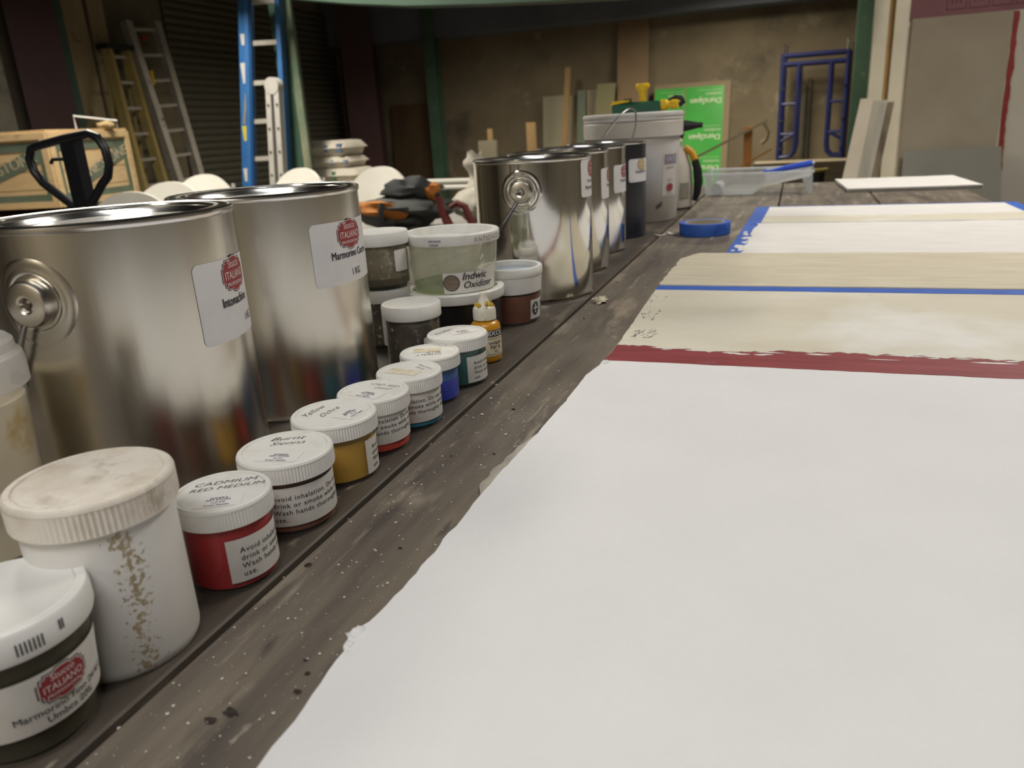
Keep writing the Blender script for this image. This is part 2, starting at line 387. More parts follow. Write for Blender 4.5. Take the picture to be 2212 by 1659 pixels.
for i, (a, b) in enumerate(edges):
    yf = [2.90, 2.905, 2.90, 2.895, 2.90][i]
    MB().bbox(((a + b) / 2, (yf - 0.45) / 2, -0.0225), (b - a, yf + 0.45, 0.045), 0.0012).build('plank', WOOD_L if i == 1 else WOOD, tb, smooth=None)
for y in (-0.2, 1.2, 2.6):
    MB().box((-0.15, y, -0.0875), (1.16, 0.09, 0.08)).build('crossbeam', WOOD_D, tb, smooth=None)
    for x in (-0.65, 0.36): MB().box((x, y, (FZ - 0.1275) / 2), (0.09, 0.09, -0.1275 - FZ)).build('leg', WOOD_D, tb, smooth=None)
NAIL = M('nail_head', (0.035, 0.028, 0.022), 0.5, 0.4)
for x, y in ((-0.2555, 0.3265), (-0.250, 1.16), (-0.05, 2.42), (-0.252, 2.3)):
    MB().lathe([(0, .0006), (.0019, .0006), (.0023, .0002), (.0023, -.001)], 16).build('nail', NAIL, tb, loc=(x, y, 0))
# knot holes near the foreground
for k, (x, y, r) in enumerate(((-0.2195, 0.2130, .0032), (-0.2250, 0.2060, .0026))):
    mb = MB(); V = [(0, 0, 0.0004)]; F = []
    for i in range(18):
        a = 2 * PI * i / 18; q = r * (0.75 + 0.5 * noise.noise(Vector((math.cos(a) * 1.7, math.sin(a) * 1.7, k * 5.0))))
        V.append((q * 1.6 * math.cos(a + .7), q * math.sin(a + .7), 0.0004)); F.append((0, 1 + i, 1 + (i + 1) % 18))
    mb.add(V, F).build('knot', M('knot_dark', (.04, .029, .021), .8, col2=(.015, .011, .009), var=300), tb, smooth=None, loc=(x, y, 0))

# ================================================================ plaster sample panels
def plaster(name, c1, c2, var, stretch, bump, bscale, stains=None, rough=0.75, bst=None):
    return M(name, c1, rough, col2=c2, var=var, stretch=stretch, bump=bump, bscale=bscale, bstretch=bst, stains=stains, spec=.35)
PL_WHITE = plaster('white_skim_plaster', (0.80, 0.80, 0.805), (0.765, 0.765, 0.77), 9, (1, 1, 1), 0.42, 360, [((.40, .40, .41), 46, .755, .78)], bst=(1, 1, 1))
PL_WHITE2 = plaster('white_combed_plaster', (0.80, 0.785, 0.76), (0.72, 0.70, 0.67), 14, (1, 5, 1), 0.35, 60, None, bst=(1, 6, 1))
PL_CREAM = plaster('cream_textured_plaster', (0.72, 0.68, 0.57), (0.65, 0.605, 0.49), 5, (1, 2, 1), 0.8, 120, [((.80, .79, .75), 3.0, .56, .70), ((.42, .39, .32), 70, .72, .76, (.5, 2, 1))], bst=(1, 1.6, 1))
PL_BEIGE = plaster('beige_trowelled_plaster', (0.64, 0.575, 0.44), (0.75, 0.69, 0.54), 12, (1, 7, 1), 1.0, 40, [((.84, .79, .66), 26, .62, .70, (.7, 6, 1))], .45, bst=(1, 8, 1))
RED_PAINT = M('dark_red_paint', (0.30, 0.055, 0.060), 0.5, col2=(0.22, 0.035, 0.042), var=18, stretch=(.6, 5, 1), stains=[((.55, .40, .38), 40, .68, .74, (.5, 3, 1))])
BLUE_TAPE = M('blue_masking_tape', (0.035, 0.13, 0.56), 0.6, col2=(0.028, 0.105, 0.47), var=30, bump=.2, bscale=150)
BOARD_CORE = M('board_core', (0.42, 0.40, 0.37), 0.85, col2=(.33, .31, .28), var=20)
XL = [(-.30, -.176), (.05, -.177), (.13, -.1785), (.18, -.179), (.215, -.1815), (.25, -.1840), (.262, -.1875), (.275, -.1822), (.33, -.1795), (.40, -.1800), (.463, -.1785), (.55, -.1755), (.62, -.1735), (.66, -.1745), (.70, -.1695), (.745, -.166), (.78, -.1665), (.90, -.169), (1.05, -.172), (1.2, -.1705), (1.30, -.170), (1.35, -.168)]
def xl(y):
    for (a, xa), (b, xb) in zip(XL, XL[1:]):
        if a <= y <= b: return xa + (xb - xa) * (y - a) / (b - a)
    return XL[0][1] if y < XL[0][0] else XL[-1][1]
def ns(*p): return noise.noise(Vector(p))
def frac(x, y, z, o=5):
    return noise.fractal(Vector((x, y, z)), 0.9, 2.1, o)
def slab(y0, y1, fx0, fx1, z0, z1, nx, ny, bumps=0.0, seed=0.0, edge=0.0):
    """coat between y0(x) and y1(x); fx0/fx1 give left/right x for a given y; solid with skirts"""
    mb = MB(); V = []; F = []
    ym0, ym1 = y0(0.0), y1(0.0)
    for j in range(ny + 1):
        t = j / ny; yy = ym0 + t * (ym1 - ym0); a, b = fx0(yy), fx1(yy)
        if edge: a += edge * frac(yy * 60, seed, 1.3)
        for i in range(nx + 1):
            x = a + (b - a) * i / nx; q0, q1 = y0(x), y1(x)
            if q1 < q0 + 1e-5: q1 = q0 + 1e-5
            y = q0 + t * (q1 - q0)
            z = z1 + bumps * frac(x * 14, y * 14, seed, 3)
            V.append((x, y, z))
    n = nx + 1
    for j in range(ny):
        for i in range(nx): F.append((j * n + i, j * n + i + 1, (j + 1) * n + i + 1, (j + 1) * n + i))
    ring = [i for i in range(n)] + [j * n + nx for j in range(1, ny + 1)] + [ny * n + i for i in range(nx - 1, -1, -1)] + [j * n for j in range(ny - 1, 0, -1)]
    base = len(V)
    for i in ring: V.append((V[i][0], V[i][1], z0))
    m = len(ring)
    for k in range(m): F.append((ring[k], base + k, base + (k + 1) % m, ring[(k + 1) % m]))
    F.append(tuple(base + k for k in range(m - 1, -1, -1)))
    return mb.add(V, F)
p1 = thing('plaster_sample', 'large plaster sample panel with white, cream and beige bands and a dark red stripe', 'panel', (0, 0, 0))
xr1 = lambda y: 0.60
def cut_far(y): return xl(y) + (0.0 if y < 1.27 else (y - 1.27) ** 2 * 4.5)
slab(lambda x: -0.40, lambda x: 1.345, lambda y: xl(y) + .002, lambda y: .598, 0.0005, 0.0095, 6, 60).build('backing_board', BOARD_CORE, p1, smooth=None)
slab(lambda x: -0.40, lambda x: .722 + .0012 * frac(x * 30, 0, 2), xl, xr1, 0.0090, 0.0120, 60, 150, .00012, 1.0, .0016).build('white_coat', PL_WHITE, p1, smooth=50)
slab(lambda x: .716 + .0015 * frac(x * 26, 3, 2), lambda x: .776 + .002 * frac(x * 18, 5, 2), xl, xr1, 0.0090, 0.01245, 240, 8, .0001, 2.0).build('red_stripe', RED_PAINT, p1, smooth=50)
slab(lambda x: .771 - .020 * max(0.0, frac(x * 7, 9, 4, 3)) - .006 * frac(x * 70, 2, 7), lambda x: 1.060, xl, xr1, 0.0090, 0.01275, 500, 40, .00022, 3.0, .0012).build('cream_coat', PL_CREAM, p1, smooth=60)
for k in range(26):     # smeared scraps of plaster on the stripe
    x = -.14 + .70 * random.random(); y = .752 + .020 * random.random(); l = .006 + .022 * random.random() ** 2; ww = .0012 + .0022 * random.random()
    mb = MB(); mb.cols([x - l + 2 * l * i / 10 for i in range(11)], lambda u: y - ww * (1 - ((u - x) / l) ** 2) * (.6 + .8 * abs(ns(u * 150, y * 90, 1))), lambda u: y + ww * (1 - ((u - x) / l) ** 2) * (.6 + .8 * abs(ns(u * 150, y * 90, 5))) + 1e-5, lambda u, v: (u, v, .01262))
    mb.build('plaster_smear', PL_WHITE2, p1, smooth=None)
slab(lambda x: 1.050 - .002 * x, lambda x: 1.078 - .002 * x, lambda y: xl(y) - .0005, xr1, 0.0105, 0.01330, 20, 2).build('blue_tape', BLUE_TAPE, p1, smooth=None)
slab(lambda x: 1.0755 + .0008 * frac(x * 40, 1, 1), lambda x: 1.345 + .003 * frac(x * 9, 2, 2), cut_far, xr1, 0.0090, 0.0148, 160, 40, .0005, 4.0, .003).build('beige_coat', PL_BEIGE, p1, smooth=60)
# crumbly plaster clot on the near left edge
def blob(c, r, seed, n=14, m=8, sq=.6, amp=.35, fr=2.0):
    mb = MB(); V = []; F = []
    for i in range(m + 1):
        ph = PI * i / m
        for j in range(n):
            a = 2 * PI * j / n; d = Vector((math.sin(ph) * math.cos(a), math.sin(ph) * math.sin(a), math.cos(ph)))
            q = 1 + amp * noise.fractal(d * fr + Vector((seed, seed * 2, 0)), .9, 2.0, 3)
            rr = r if isinstance(r, (tuple, list)) else (r, r, r * sq)
            V.append((c[0] + d.x * rr[0] * q, c[1] + d.y * rr[1] * q, c[2] + d.z * rr[2] * q))
    for i in range(m):
        for j in range(n): F.append((i * n + j, (i + 1) * n + j, (i + 1) * n + (j + 1) % n, i * n + (j + 1) % n))
    return mb.add(V, F)
for k, (x, y, r) in enumerate(((-.1850, .2640, .0042), (-.1838, .2555, .0030), (-.1815, .2490, .0024), (-.1655, .7090, .0045))):
    blob((x, y, .0105), (r, r * 1.3, r * .75), 3.3 * k + 1).build('plaster_clot', PL_WHITE, p1, smooth=60)
# grey scuffs where the coat has chipped at the left edge
SCUFF = M('grey_scuff', (.20, .21, .22), .8)
for k in range(46):
    t = random.random(); y = (1.02 - .14 * random.random()) if k < 24 else (.80 + .035 * random.random()); x = xl(y) + .003 + .022 * random.random() ** 1.5 + (.008 if k >= 24 else 0)
    l = .001 + .005 * random.random(); an = rad(random.uniform(40, 110)); ww = .0003 + .0005 * random.random()
    mb = MB(); mb.cols([-l, -l * .5, 0, l * .5, l], lambda u: -ww * (1.05 - (u / l) ** 2), lambda u: ww * (1.05 - (u / l) ** 2), lambda u, v: (x + u * math.cos(an) - v * math.sin(an), y + u * math.sin(an) + v * math.cos(an), .01320))
    mb.build('scuff', SCUFF, p1, smooth=None)

p2 = thing('plaster_sample', 'smaller white plaster sample panel edged in blue tape, behind the large panel', 'panel', (0, 0, 0))
slab(lambda x: 1.352, lambda x: 2.060, lambda y: -.1035 + .03 * (y - 1.35) * .9, lambda y: .476, 0.0005, 0.0105, 4, 20).build('backing_board', BOARD_CORE, p2, smooth=None)
xl2 = lambda y: -.1040 + .03 * (y - 1.35) * .9
slab(lambda x: 1.352, lambda x: 2.062, xl2, lambda y: xl2(y) + .033, 0.0095, 0.0120, 3, 30).build('blue_tape', BLUE_TAPE, p2, smooth=None)
slab(lambda x: 1.352, lambda x: 2.062, lambda y: .476 - .030, lambda y: .477, 0.0095, 0.0120, 3, 30).build('blue_tape', BLUE_TAPE, p2, smooth=None)
slab(lambda x: 2.045, lambda x: 2.063, lambda y: -.083, lambda y: .477, 0.0095, 0.0121, 3, 3).build('blue_tape', BLUE_TAPE, p2, smooth=None)
slab(lambda x: 1.727, lambda x: 1.748, lambda y: -.083, lambda y: .47, 0.0095, 0.0123, 20, 2).build('blue_tape', BLUE_TAPE, p2, smooth=None)
slab(lambda x: 1.353, lambda x: 1.738 + .006 * max(0, frac(x * 3, 1, 1)) + .002 * frac(x * 30, 1, 1), lambda y: xl2(y) + .022 + .012 * abs(frac(y * 12, 4, 4)), lambda y: .455, 0.0095, 0.0130, 200, 40, .0004, 7.0).build('white_coat', PL_WHITE2, p2, smooth=60)
slab(lambda x: 1.745, lambda x: 1.86 + .01 * frac(x * 5, 1, 8), lambda y: xl2(y) + .031, lambda y: .452, 0.0095, 0.0129, 100, 20, .0003, 8.0).build('cream_coat', PL_CREAM, p2, smooth=60)
slab(lambda x: 1.86 + .01 * frac(x * 5, 1, 8), lambda x: 2.046, lambda y: xl2(y) + .031, lambda y: .450, 0.0095, 0.0129, 100, 20, .0003, 9.0).build('white_coat', PL_WHITE2, p2, smooth=60)
for k in range(10):
    y = 1.37 + .33 * random.random(); x = xl2(y) + .006 + .02 * random.random(); r = .003 + .006 * random.random()
    blob((x, y, .0120), (r, r * 1.8, .0006), k * 1.7 + 2, 12, 4, amp=.8).build('plaster_smear', PL_WHITE2, p2, smooth=60)

# ================================================================ tin cans
CR, CH = 0.0832, 0.195
def badge(parent, fn, u, v, w_, h_, red=None, script=True, name='badge'):
    f2 = lambda a, b: fn(u + a, v + b)
    fo = lambda off: (lambda a, b: tuple(Vector(f2(a, b)) + off * Vector((f2(a, b)[0], f2(a, b)[1], 0)).normalized()))
    mb = MB(); badge_cols(mb, w_, h_, fo(.0001), .0011); o = mb.build(name, BADGE_D, parent, smooth=None)
    mb = MB(); badge_cols(mb, w_, h_, fo(.00018), .0005); mb.build('badge_border', BADGE_W, o if False else parent, smooth=None)
    mb = MB(); badge_cols(mb, w_, h_, fo(.00026)); mb.build('badge_field', red or BADGE, parent, smooth=None)
    if script:
        s = w_ / .020
        lettering(parent, BADGE_W, fo(.00034), [('Stucco', .0046 * s, 0, .0028 * s, dict(align='CENTER', sx=.85)), ('ITALIANO', .0047 * s, 0, -.0019 * s, dict(align='CENTER', sx=.82)), ('PROFESSIONAL', .0020 * s, 0, -.0047 * s, dict(align='CENTER', bold=.01, space=1.15))], 'badge_lettering')
def tin_can(name, label, x, y, ear=-83, z_ear=.148, body=STEEL_S, bail='down', bail_side=-1, lid='lid', tilt=0.35, rear=180, group='one-gallon tin cans along the left of the table'):
    t = thing(name, label, 'can', (x, y, 0), 0, group)
    r, h = CR, CH
    MB().lathe([(0, .004), (r - .004, .004), (r - .003, .0004), (r + .0009, .0004), (r + .0012, .002), (r + .0004, .0042), (r, .006), (r, .05), (r, .1), (r, .15), (r, h - .0055), (r - .001, h - .0050)], 128).build('body', body, t, 30)
    MB().lathe([(r - .001, h - .0060), (r + .0010, h - .0050), (r + .0015, h - .0030), (r + .0012, h - .0010), (r - .0005, h), (r - .0025, h - .0006), (r - .0035, h - .0040), (r - .0080, h - .0050), (r - .0095, h - .0020), (r - .0110, h - .0010), (r - .0125, h - .0022), (r - .0130, h - .0100)], 128).build('rim', STEEL_RIM, t, 40)
    if lid == 'lid':
        MB().lathe([(0, h - .0060), (r - .030, h - .0060), (r - .028, h - .0070), (r - .0150, h - .0070), (r - .0125, h - .0030), (r - .0118, h - .0006), (r - .0085, h - .0002), (r - .0075, h - .0045)], 96).build('lid', STEEL_RIM, t, 40)
    else:
        MB().lathe([(0, h - .020), (r * .5, h - .021), (r - .0012, h - .018)], 64).build('plaster_contents', PL_CREAM, t, 40)
    a0 = rad(ear)
    a1 = a0 + rad(rear)
    for a in (a0, a1):
        ca, sa = math.cos(a), math.sin(a)
        R = Matrix(((-sa, 0, ca), (ca, 0, sa), (0, 1, 0)))   # local z -> radial outwards
        R = Matrix(((-sa, 0.0, ca), (ca, 0.0, sa), (0.0, 1.0, 0.0)))
        c = (ca * (r - .0012), sa * (r - .0012), z_ear)
        mb = MB(); prof = [(.0290, -.0003), (.0268, .0005), (.0250, .0007), (.0232, .0004), (.0215, .0004), (.0200, .0007), (.0185, .0004), (.0170, -.0003)]; k_ = len(prof); V = []; F = []
        for i in range(56):
            ph = 2 * PI * i / 56
            for q, d in prof: aa = a + q * math.cos(ph) / r; V.append(((r + d) * math.cos(aa), (r + d) * math.sin(aa), z_ear + q * math.sin(ph)))
        for i in range(56):
            for j in range(k_ - 1): F.append((i * k_ + j, ((i + 1) % 56) * k_ + j, ((i + 1) % 56) * k_ + j + 1, i * k_ + j + 1))
        mb.add(V, F).build('embossed_ring', body, t, 80)
        MB().lathe([(.0156, -.001), (.0154, .0045), (.0149, .0066), (.0138, .0080), (.0122, .0086), (.0062, .0088), (.0046, .0080), (.0037, .0066), (.0034, -.001)], 48, R, None, c).build('ear', EAR if body is not BLACK_TIN else BLACK_TIN, t, 28)
    path = []
    e = Vector((math.cos(a0), math.sin(a0), 0)); nrm = Vector((-e.y, e.x, 0)) * bail_side
    n = 36; R2 = r + .0055
    for i in range(n + 1):
        tt = PI * i / n
        if bail == 'down':
            an = a0 + bail_side * (2 * PI - rad(rear) if bail_side < 0 else rad(rear)) * i / n
            p = Vector((math.cos(an), math.sin(an), 0)) * (r + .0060) + Vector((0, 0, z_ear - .104 * math.sin(tt) ** .8))
        else:
            d = (nrm * tilt + Vector((0, 0, 1))).normalized()
            p = e * (R2 * math.cos(tt)) + d * (.125 * math.sin(tt)) + Vector((0, 0, z_ear))
        path.append(p)
    path[0] = e * (r - .002) + Vector((0, 0, z_ear)); path[-1] = Vector((math.cos(a1), math.sin(a1), 0)) * (r - .002) + Vector((0, 0, z_ear))
    MB().tube(path, .0019, 8).build('bail_handle', WIRE, t)
    return t
def can_label(t, th, z, w_, h_, lines, cr=.005, badge_at=None, bw=.020, bh=.0175, red=None, r=CR):
    fn = cylmap(r, rad(th), z)
    mb = MB(); rounded_cols(mb, w_, h_, cr, fn); lb = mb.build('label', PAPER_W, t, smooth=None)
    f2 = cylmap(r, rad(th), z, off=.0006)
    if badge_at: badge(lb, f2, badge_at[0], badge_at[1], bw, bh, red, script=bw > .015)
    if lines: lettering(lb, INK, cylmap(r, rad(th), z, off=.0008), lines)
    return lb
c1 = tin_can('paint_can', 'brushed tin can nearest the camera, labelled Intonachino', -.4591, .4294, body=STEEL_B, ear=-82, rear=212)
can_label(c1, 17.5, .131, .088, .0575, [('Intonachino', .0098, -.0225, -.0050, dict(bold=.012, sx=.82)), ('1 KG', .0085, .006, -.0205, dict(bold=.006, sx=.8))], badge_at=(0, .0165), bw=.0340, bh=.0225)
c2 = tin_can('paint_can', 'brushed tin can labelled Marmorino, second from the camera', -.4533, .6016, body=STEEL_B, ear=-112)
can_label(c2, 0, .140, .0915, .0545, [('Marmorino Course', .0094, -.0275, -.0050, dict(bold=.012, sx=.80)), ('1 KG', .0085, -.004, -.0215, dict(bold=.006, sx=.8))], badge_at=(0, .0150), bw=.0340, bh=.0225)
c3 = tin_can('paint_can', 'shiny tin can with a wire handle on its side ear, third along the table', -.3531, 1.0796, z_ear=.1534, bail_side=-1)
can_label(c3, 10, .1640, .086, .0505, [('Cocciopesto', .0072, -.0265, -.006, dict(sx=.8)), ('Marmorino', .0085, -.0320, -.0155, dict(bold=.006, sx=.8))], badge_at=(-.006, .0125), bw=.030, bh=.021)
c4 = tin_can('paint_can', 'open shiny tin can with pale plaster inside, fourth along the table', -.3736, 1.2826, lid='open')
can_label(c4, 11, .141, .086, .048, [('Travertino', .0080, -.0230, -.006, dict(bold=.01, sx=.8))], badge_at=(-.004, .0125), bw=.030, bh=.021)
c5 = tin_can('paint_can', 'shiny tin can standing right before the black can', -.383, 1.4706)
can_label(c5, -1, .135, .086, .0495, [('Travertino', .0085, -.0240, -.006, dict(bold=.01, sx=.8))], badge_at=(-.004, .0125), bw=.030, bh=.021)
c6 = tin_can('paint_can', 'black paint can with a white label and upright wire handle', -.3798, 1.6703, body=BLACK_TIN, bail='up', bail_side=1, tilt=.52, ear=-102)
can_label(c6, -14, .1375, .088, .046, [('Finishing Wax', .0090, -.0260, -.0055, dict(bold=.006, sx=.8))], badge_at=(-.004, .0115), bw=.030, bh=.0205, red=M('badge_gold', (.50, .36, .13), .5))

# ================================================================ pigment jars
STICK = M('price_sticker_paper', (0.80, 0.78, 0.75), 0.6)
def ribbed_lid(r, h, lh, parent, mat, n=96, name='lid'):
    MB().lathe([(0, h - .0007), (r * .845, h - .0007), (r * .855, h - .0011), (r * .870, h - .0011), (r * .885, h - .0001), (r * .955, h), (r * .985, h - .0008), (r, h - .0022), (r, h - .0035), (r, h - lh + .0008), (r * .992, h - lh), (r * .93, h - lh), (r * .93, h - lh + .001)], n * 2, None, (8, 9, r * .016)).build(name, mat, parent, 11)
def pigment(name, c1, c2, sc_=40):
    return M(name, c1, .65, col2=c2, var=sc_, lo=.35, hi=.7, stains=[(tuple(q * .45 for q in c1), 160, .66, .74)])
WARN = ['Avoid inhalation. Do not eat,', 'drink or smoke while using.', 'Wash hands thoroughly after', 'use.']
def jar(label, x, y, r, h, pig, film, fill, th_label, lid=LID, warn=True, zc=.0178, lh=.0125, lw=.056, top=None):
    t = thing('pigment_jar', label, 'jar', (x, y, 0), 0, 'small pigment jars in the front row')
    rb = r * .905; zt = h - lh
    MB().lathe([(0, .0008), (rb - .004, .0010), (rb - .0015, .0003), (rb - .0004, .0016), (rb, .0035), (rb, zt - .001), (rb - .0008, zt + .004)], 72).build('body', GLASS, t, 40)
    ri = rb - .0011
    MB().lathe([(0, .0020), (ri - .002, .0020), (ri, .0032), (ri, fill), (0, fill)], 64).build('pigment', pig, t, 40)
    MB().lathe([(ri, fill + .0001), (ri, zt + .003), (0, zt + .003)], 64).build('pigment_film', film, t, 40)
    ribbed_lid(r, h, lh, t, lid)
    if warn:
        fn = cylmap(rb, rad(th_label) + lw / 2 / rb, zc)
        mb = MB(); mb.cols([-lw / 2 + lw * i / 30 for i in range(31)], lambda u: -.0130, lambda u: .0130, fn, 2)
        lb = mb.build('warning_label', PAPER, t, smooth=None)
        f2 = cylmap(rb, rad(th_label) + lw / 2 / rb, zc, off=.0006)
        lettering(lb, INK, f2, [(w_, .0045, -lw / 2 + .0068, .0046 - .0048 * i, dict(bold=.003, space=1.12)) for i, w_ in enumerate(WARN)])
    if top:
        for k, (kind, ang, ox, oy, items) in enumerate(top):
            fn = topmap(h - .0004, rad(ang), ox, oy)
            if kind in ('paper', 'old'):
                mb = MB(); ws, hs = items[0]
                mb.cols([-ws / 2, -ws / 4, 0, ws / 4, ws / 2], lambda u: -hs / 2, lambda u: hs / 2, topmap(h - .0005, rad(ang), ox, oy))
                st = mb.build('price_sticker', STICK if kind == 'paper' else PAPER_OLD, t, smooth=None)
                lettering(st, INK_B, fn, items[1])
            else: lettering(t, INK_G if kind == 'pencil' else INK, fn, items, 'handwriting')
    return t
def store(price, s=1.0):
    return [("SUDER'S", .0026 * s, 0, .0022 * s, dict(align='CENTER', bold=.012)), ('ART STORE', .0026 * s, 0, -.0002 * s, dict(align='CENTER', bold=.012)), (price, .0034 * s, 0, -.0035 * s, dict(align='CENTER', shear=.3)), ('Artists Supplies', .0022 * s, 0, -.0062 * s, dict(align='CENTER', shear=.2, bold=.01))]
J = dict
jar('pigment jar of cadmium red medium, beside the big white jar', -.2932, .3103, .0270, .0525, pigment('cadmium_red', (.50, .012, .018), (.42, .010, .014)), M('cadmium_red_film', (.42, .012, .018), .6), .037, -55, zc=.0195,
    top=[('pen', 32, -.0040, .0075, [('CADMIUM', .0060, 0, .0012, J(align='CENTER', shear=.3, sx=1.25, bold=-.012)), ('RED MEDIUM', .0056, .0015, -.0058, J(align='CENTER', shear=.3, sx=1.25, bold=-.012))]),
         ('paper', 28, .0062, -.0105, [(.026, .0155), store('12.59')])])
jar('pigment jar of burnt sienna, brown, second in the front row', -.2987, .3770, .0304, .0497, pigment('burnt_sienna', (.26, .085, .034), (.20, .065, .026)), M('sienna_film', (.115, .045, .028), .6), .028, -92, zc=.0205, lw=.066,
    top=[('pen', 24, -.0060, .0090, [('Burnt', .0085, 0, .0035, J(align='CENTER', shear=.45, sx=1.15, bold=-.015)), ('Sienna', .0080, .0015, -.0045, J(align='CENTER', shear=.45, sx=1.1, bold=-.015))]),
         ('paper', 11, .0045, -.0125, [(.027, .0150), store('4.10')])])
jar('pigment jar of yellow ochre, third in the front row', -.3058, .4461, .0308, .0478, pigment('yellow_ochre', (.66, .38, .035), (.58, .32, .03)), M('ochre_film', (.42, .28, .07), .6), .031, -14, zc=.0170,
    top=[('pen', 84, -.0105, -.0020, [('Yellow', .0085, 0, .0035, J(align='CENTER', shear=.45, bold=-.015)), ('Ochre', .0080, .003, -.0085, J(align='CENTER', shear=.45, bold=-.015))]),
         ('paper', 84, .0130, .0020, [(.023, .0165), store('4.10')])])
jar('pigment jar of cadmium red light, orange-red, fourth in the front row', -.3041, .5006, .0284, .0460, pigment('cadmium_light', (.75, .055, .016), (.66, .042, .014)), M('cad_light_film', (.42, .022, .022), .6), .020, -110, zc=.0222, lw=.066,
    top=[('pencil', -7, .0025, .0115, [('CAD. RED', .0060, 0, .0010, J(align='CENTER', shear=.3, bold=-.015)), ('LIGHT', .0055, .003, -.0062, J(align='CENTER', shear=.3, bold=-.015))]),
         ('paper', -10, -.0005, -.0080, [(.027, .0150), store('12.00')])])
jar('pigment jar of turquoise blue with a yellowed price sticker, fifth in the front row', -.2995, .5542, .0279, .0461, pigment('turquoise_pigment', (.012, .32, .50), (.010, .26, .42)), M('turquoise_film', (.13, .23, .29), .6), .020, -128, zc=.0200, lw=.070,
    lid=LID, top=[('pencil', -30, .0075, .0110, [('Manganese', .0048, 0, .0012, J(align='CENTER', shear=.3, bold=-.015)), ('BLUE', .0048, .001, -.0045, J(align='CENTER', shear=.3, bold=-.015))]),
         ('old', -6, -.0030, -.0045, [(.030, .0130), []])])
jar('pigment jar of cobalt blue, sixth in the front row', -.3081, .6136, .0278, .0449, pigment('cobalt_pigment', (.030, .060, .60), (.024, .048, .48)), M('cobalt_film', (.04, .14, .46), .6), .021, 0, warn=False,
    top=[('pen', 205, .0045, -.0100, [('COBALT', .0060, 0, -.0045, J(align='CENTER', shear=.3, bold=-.01)), ('BLUE', .0058, -.004, -.0105, J(align='CENTER', shear=.3, bold=-.01))]),
         ('old', 25, -.0050, .0055, [(.026, .0140), []])])
jar('pigment jar of viridian green, last in the front row', -.3028, .6659, .0297, .0493, pigment('viridian_pigment', (.006, .15, .125), (.005, .115, .10)), M('viridian_film', (.05, .17, .16), .6), .031, -50, zc=.0175,
    top=[('pen', 75, -.0135, .0000, [('Viridian', .0080, 0, 0, J(align='CENTER', shear=.45, bold=-.015))]),
         ('paper', 42, .0035, .0055, [(.024, .0150), store('9.25')])])

# big white jar with brown drips
def drips(name):
    m = M(name, (.74, .72, .69), .5, col2=(.68, .66, .62), var=20)
    nt = m.node_tree; b = nt.nodes['Principled BSDF']; src = b.inputs['Base Color'].links[0].from_socket
    tc = [n for n in nt.nodes if n.type == 'TEX_COORD'][0]
    def math_(op, a, c=None):
        n = nt.nodes.new('ShaderNodeMath'); n.operation = op
        for k, v in enumerate((a, c)):
            if v is None: continue
            if isinstance(v, (int, float)): n.inputs[k].default_value = v
            else: nt.links.new(v, n.inputs[k])
        return n.outputs[0]
    sp = nt.nodes.new('ShaderNodeSeparateXYZ'); nt.links.new(tc.outputs['Object'], sp.inputs[0])
    th = math_('ARCTAN2', sp.outputs[1], sp.outputs[0])
    nz0 = nt.nodes.new('ShaderNodeTexNoise'); nz0.inputs['Scale'].default_value = 30; nt.links.new(tc.outputs['Object'], nz0.inputs['Vector'])
    thw = math_('ADD', th, math_('MULTIPLY', math_('SUBTRACT', nz0.outputs[0], .5), .35))
    d = math_('ABSOLUTE', math_('SUBTRACT', thw, rad(-27)))        # the drip lies on one side of the jar
    band = math_('SUBTRACT', 1.0, math_('DIVIDE', d, .33)); band = math_('MAXIMUM', band, 0.0)
    nz = nt.nodes.new('ShaderNodeTexNoise'); nz.inputs['Scale'].default_value = 420; nz.inputs['Detail'].default_value = 8; nt.links.new(tc.outputs['Object'], nz.inputs['Vector'])
    f = math_('MULTIPLY', band, 1.25); f = math_('ADD', f, math_('MULTIPLY', math_('SUBTRACT', nz.outputs[0], .5), 5.0)); f = math_('SUBTRACT', f, .95); f = math_('MULTIPLY', f, 2.2)
    f = math_('MINIMUM', math_('MAXIMUM', f, 0), .85); f = math_('MULTIPLY', f, math_('GREATER_THAN', band, .02))
    mx = nt.nodes.new('ShaderNodeMix'); mx.data_type = 'RGBA'; nt.links.new(f, mx.inputs[0]); nt.links.new(src, mx.inputs[6])
    cm = nt.nodes.new('ShaderNodeMix'); cm.data_type = 'RGBA'; nt.links.new(nz0.outputs[0], cm.inputs[0]); cm.inputs[6].default_value = (.16, .10, .035, 1); cm.inputs[7].default_value = (.46, .36, .17, 1)
    nt.links.new(cm.outputs[2], mx.inputs[7]); nt.links.new(mx.outputs[2], b.inputs['Base Color'])
    return m
wj = thing('plastic_jar', 'big white plastic jar with a dirty lid and brown drips down its side', 'jar', (-.3038, .2409, 0))
rw, hw = .0368, .0921
MB().lathe([(0, .0010), (rw * .80, .0010), (rw * .86, .0003), (rw * .905, .0030), (rw * .915, .006), (rw * .915, hw - .016), (rw * .89, hw - .012)], 96).build('body', drips('white_jar_with_drips'), wj, 40)
ribbed_lid(rw, hw, .0150, wj, LID_DIRTY, 92)

